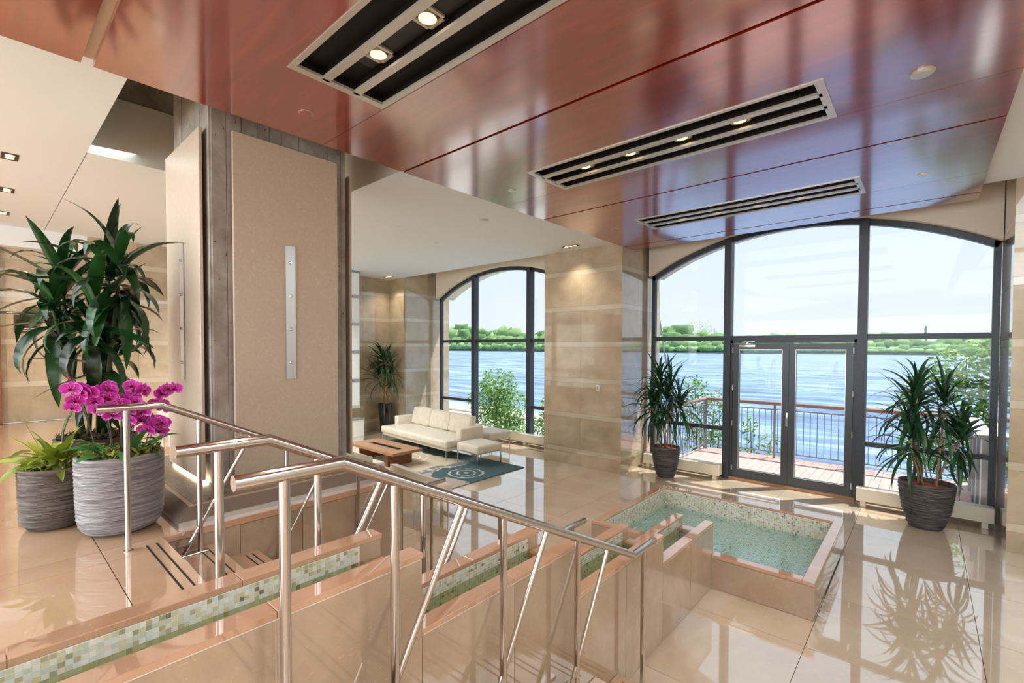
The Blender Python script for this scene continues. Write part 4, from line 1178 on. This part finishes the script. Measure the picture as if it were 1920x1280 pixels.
outrail((-3.80, 9.1, 0), (-3.80, 11.05, 0), 'terrace railing on the left end of the deck', 16)
pw = empty('terrace_parapet', (.64, 10, ZD), label='white parapet at the right end of the terrace', cat='parapet')
put('parapet_wall', B(.60, .70, 8.96, 11.1, ZD - .02, 1.0), 'whitemetal', pw)
put('parapet_cap', MB().rbox(.52, .72, 8.96, 11.16, 1.0, 1.05, .01, 2), 'whitemetal', pw)
for y in (9.2, 9.9, 10.6): put('parapet_post', B(.565, .60, y, y + .06, ZD, 1.0), 'galv', pw)

# river, far shore
WZ = -3.6
put('river', MB().quad((-900, 9.2, WZ), (500, 9.2, WZ), (500, 900, WZ), (-900, 900, WZ)).quad((-900, 900, WZ), (500, 900, WZ), (-200, 901, WZ)), 'river', label='wide blue river beyond the terrace', cat='water', kind='stuff')
def pr(v):
    v = Vector(v) - Vector((0, 0, CAM_H)); w = v.dot(Fw); return v.dot(R2) / w, v.dot(U2) / w
put('far_bank', B(-1400, 900, 640, 1100, WZ - 1, WZ + 1.6), 'shore', label='rocky far bank of the river', cat='bank', kind='structure')
rnd = random.Random(77)
def ico():
    bm = bmesh.new(); bmesh.ops.create_icosphere(bm, subdivisions=2, radius=1); v = [tuple(q.co) for q in bm.verts]; bm.verts.index_update(); f = [tuple(q.index for q in p.verts) for p in bm.faces]; bm.free(); return v, f
IV, IF = ico()
fw_ = MB()
for row, (yy, hb, n) in enumerate(((648, 9, 240), (664, 15, 220), (690, 23, 200), (730, 31, 180))):
    for i in range(n):
        X = -1150 + 1500 * (i + rnd.random()) / n
        H = hb * rnd.uniform(.8, 1.15) * (.62 + .9 * min(1, max(0, -X / 700))) * (1.0 + .14 * math.sin(X * .013) + .08 * math.sin(X * .05 + row))
        W = max(7, H * rnd.uniform(.5, .8)); i0 = len(fw_.v); ph = rnd.uniform(0, 9); tone = rnd.random()
        for (a, b, cc_) in IV:
            k = 1 + .22 * math.sin(a * 5 + ph) * math.cos(b * 6 + ph * 2) + .15 * math.sin(cc_ * 9 + ph)
            fw_.v.append((X + a * W * k, yy + b * 8, WZ + 1.5 + H * .45 + cc_ * H * .55 * k))
        fw_.f += [tuple(i0 + q for q in f) for f in IF]; fw_.a += [min(1, max(0, tone + rnd.uniform(-.3, .3))) for _ in IF]
put('far_woodland', fw_, 'farwood', smooth=True, label='green wooded far shore along the horizon', cat='trees', kind='stuff')
# lattice dome behind the trees
dm = MB(); bm = bmesh.new(); bmesh.ops.create_icosphere(bm, subdivisions=3, radius=1)
DC = Vector((-287, 800, WZ + 22)); DR = 31
for e_ in bm.edges:
    a, b = e_.verts[0].co, e_.verts[1].co
    dm.tube([DC + a * DR, DC + b * DR], .35, 4, False)
bm.free()
put('lattice_dome', dm, 'domemat', label='pale lattice dome rising above the far trees', cat='dome')
tw = empty('far_tower', (0, 900, WZ), label='tiny dark tower on the far right skyline', cat='tower')
put('shaft', MB().frus((-2.2, 2.2, 898, 902, WZ), (-1.6, 1.6, 898.4, 901.6, 33)), 'galv', tw); put('cap', B(-1.2, 1.2, 899, 901, 33, 36), 'galv', tw)

# quay left of the terrace
put('quay', B(-80, -12.5, 8.96, 27.5, -4.2, -2.6).box(-12.5, -3.96, 8.96, 13.2, -4.2, -2.6), 'quay', label='pale quay road between building and river', cat='road', kind='structure')
put('quay_kerb', B(-80, -12.5, 24.0, 24.35, -2.6, -2.46), 'kerb', label='kerb line along the quay road', cat='kerb')
qr = empty('quay_railing', (-20, 26.8, -2.6), label='thin grey railing along the quay edge seen through the lounge window', cat='railing')
for z in (.35, .7, 1.05): put('bar', MB().tube([(-70, 26.8, -2.6 + z), (-12.6, 26.8, -2.6 + z)], .025, 6), 'galv', qr)
for i in range(20): put('post', MB().tube([(-70 + i * 3.0, 26.8, -2.6), (-70 + i * 3.0, 26.8, -1.52)], .04, 6), 'galv', qr)
put('river_bank', MB().frus((-3.95, 30, 8.96, 14.5, -4.5), (-3.95, 30, 8.96, 12.6, -3.0)), 'moss_bank', label='green bank below the terrace', cat='bank', kind='structure')
# leaning lattice mast
ms = empty('leaning_mast', (-5.5, 12.9, -2.6), label='leaning ladder-like mast seen through the left pane', cat='mast')
a0, a1 = Vector((-4.75, 12.9, -2.6)), Vector((-5.8, 12.9, 3.4))
for s in (-.07, .07): put('rail_tube', MB().tube([a0 + Vector((s, 0, 0)), a0.lerp(a1, .72) + Vector((s, 0, 0))], .022, 6), 'galv', ms)
put('top_tube', MB().tube([a0.lerp(a1, .6), a1, a1 + Vector((0, 0, .25))], .025, 6), 'galv', ms)
for i in range(14):
    q = a0.lerp(a1, .05 + .66 * i / 14); put('rung', MB().tube([q + Vector((-.07, 0, 0)), q + Vector((.07, 0, 0))], .012, 5), 'galv', ms)

# shrubs and trees by the terrace
def tree(name, base, clusters, label, nleaf, ls, seed, group='trees outside the windows'):
    rnd = random.Random(seed); base = Vector(base)
    t = empty(name, base, label=label, cat='tree', group=group)
    m = MB()
    for (dx, dy, dz, rx, rz_) in clusters:
        c_ = base + Vector((dx, dy, dz))
        for i in range(int(nleaf * rx * rx / .25)):
            while True:
                q = Vector((rnd.uniform(-1, 1), rnd.uniform(-1, 1), rnd.uniform(-1, 1)))
                if .15 < q.length < 1: break
            p = c_ + Vector((q.x * rx, q.y * rx, q.z * rz_))
            u = Vector((rnd.uniform(-1, 1), rnd.uniform(-1, 1), rnd.uniform(-.7, .5))).normalized() * ls * rnd.uniform(.7, 1.3)
            w = u.cross(Vector((rnd.uniform(-1, 1), rnd.uniform(-1, 1), 1))).normalized() * ls * .42
            m.quad(p - u, p + w * .9 - u * .1, p + u, p - w * .9 - u * .1); m.a.append(rnd.random())
        mid = base.lerp(c_, .5) + Vector((rnd.uniform(-.1, .1), rnd.uniform(-.1, .1), .1))
        put('branch', MB().tube([base + Vector((0, 0, dz * .15)), mid, c_ + Vector((0, 0, rz_ * .4))], [.035, .022, .008], 6), 'bark', t, smooth=True)
    put('crown', m, 'tree', t, kind='stuff')
    put('trunk', MB().tube([base, base + Vector((.02, .02, .6)), base + Vector((0, 0, 1.2))], [.06, .05, .035], 8), 'bark', t, smooth=True)
tree('riverside_tree', (-4.3, 12.6, -3.0), [(-.3, 0, 4.15, .36, .36), (.2, .1, 3.75, .42, .42), (-.45, .1, 3.5, .42, .4), (.4, -.1, 3.1, .42, .45), (-.1, 0, 2.9, .5, .5), (.1, 0, 2.3, .5, .5)], 'leafy sapling behind the left end of the terrace railing', 312, 0.071, 51)
tree('riverside_tree', (-2.9, 11.95, -3.0), [(-.15, 0, 3.35, .24, .4), (.25, .1, 2.9, .3, .42), (-.3, 0, 2.6, .3, .4), (.55, .0, 2.5, .28, .3)], 'leafy sapling behind the railing at the left door leaf', 286, 0.067, 52)
tree('riverside_tree', (-.9, 12.1, -3.0), [(0, 0, 2.45, .4, .28), (.5, .1, 2.3, .4, .3), (-.35, .1, 2.2, .3, .22)], 'low bush behind the railing at the right door leaf', 286, 0.067, 53)
tree('riverside_tree', (.55, 13.6, -3.0), [(.1, 0, 4.9, .6, .5), (.8, .2, 5.1, .7, .6), (-.35, .1, 4.45, .5, .4), (.4, 0, 4.15, .7, .5), (1.1, .1, 4.2, .8, .7), (-.75, 0, 4.0, .35, .45), (.3, .1, 3.45, .75, .5), (1.2, 0, 3.3, .8, .6), (-.5, .1, 2.95, .55, .4), (.6, 0, 2.6, .8, .5)], 'large leafy tree at the right of the terrace', 286, 0.085, 54)
tree('riverside_tree', (-11.6, 12.4, -2.6), [(0, 0, 3.45, .75, .65), (-.5, .1, 2.9, .85, .75), (.5, .0, 2.7, .75, .7), (.1, 0, 2.1, .95, .7), (.75, .1, 1.8, .7, .5)], 'round bushy tree left in the lounge window', 390, 0.076, 55)
tree('riverside_tree', (-9.4, 12.7, -2.6), [(0, 0, 2.75, .45, .5), (.4, .1, 2.3, .55, .5), (-.3, .0, 2.1, .55, .5), (.2, 0, 1.6, .6, .45)], 'smaller bushy tree beside the lounge window mullion', 390, 0.076, 56)
tree('riverside_tree', (-6.35, 9.7, -2.6), [(0, 0, 2.55, .2, .25), (.1, .1, 2.1, .28, .3)], 'small shrub tip low in the lounge window beside the pier', 390, 0.057, 57)
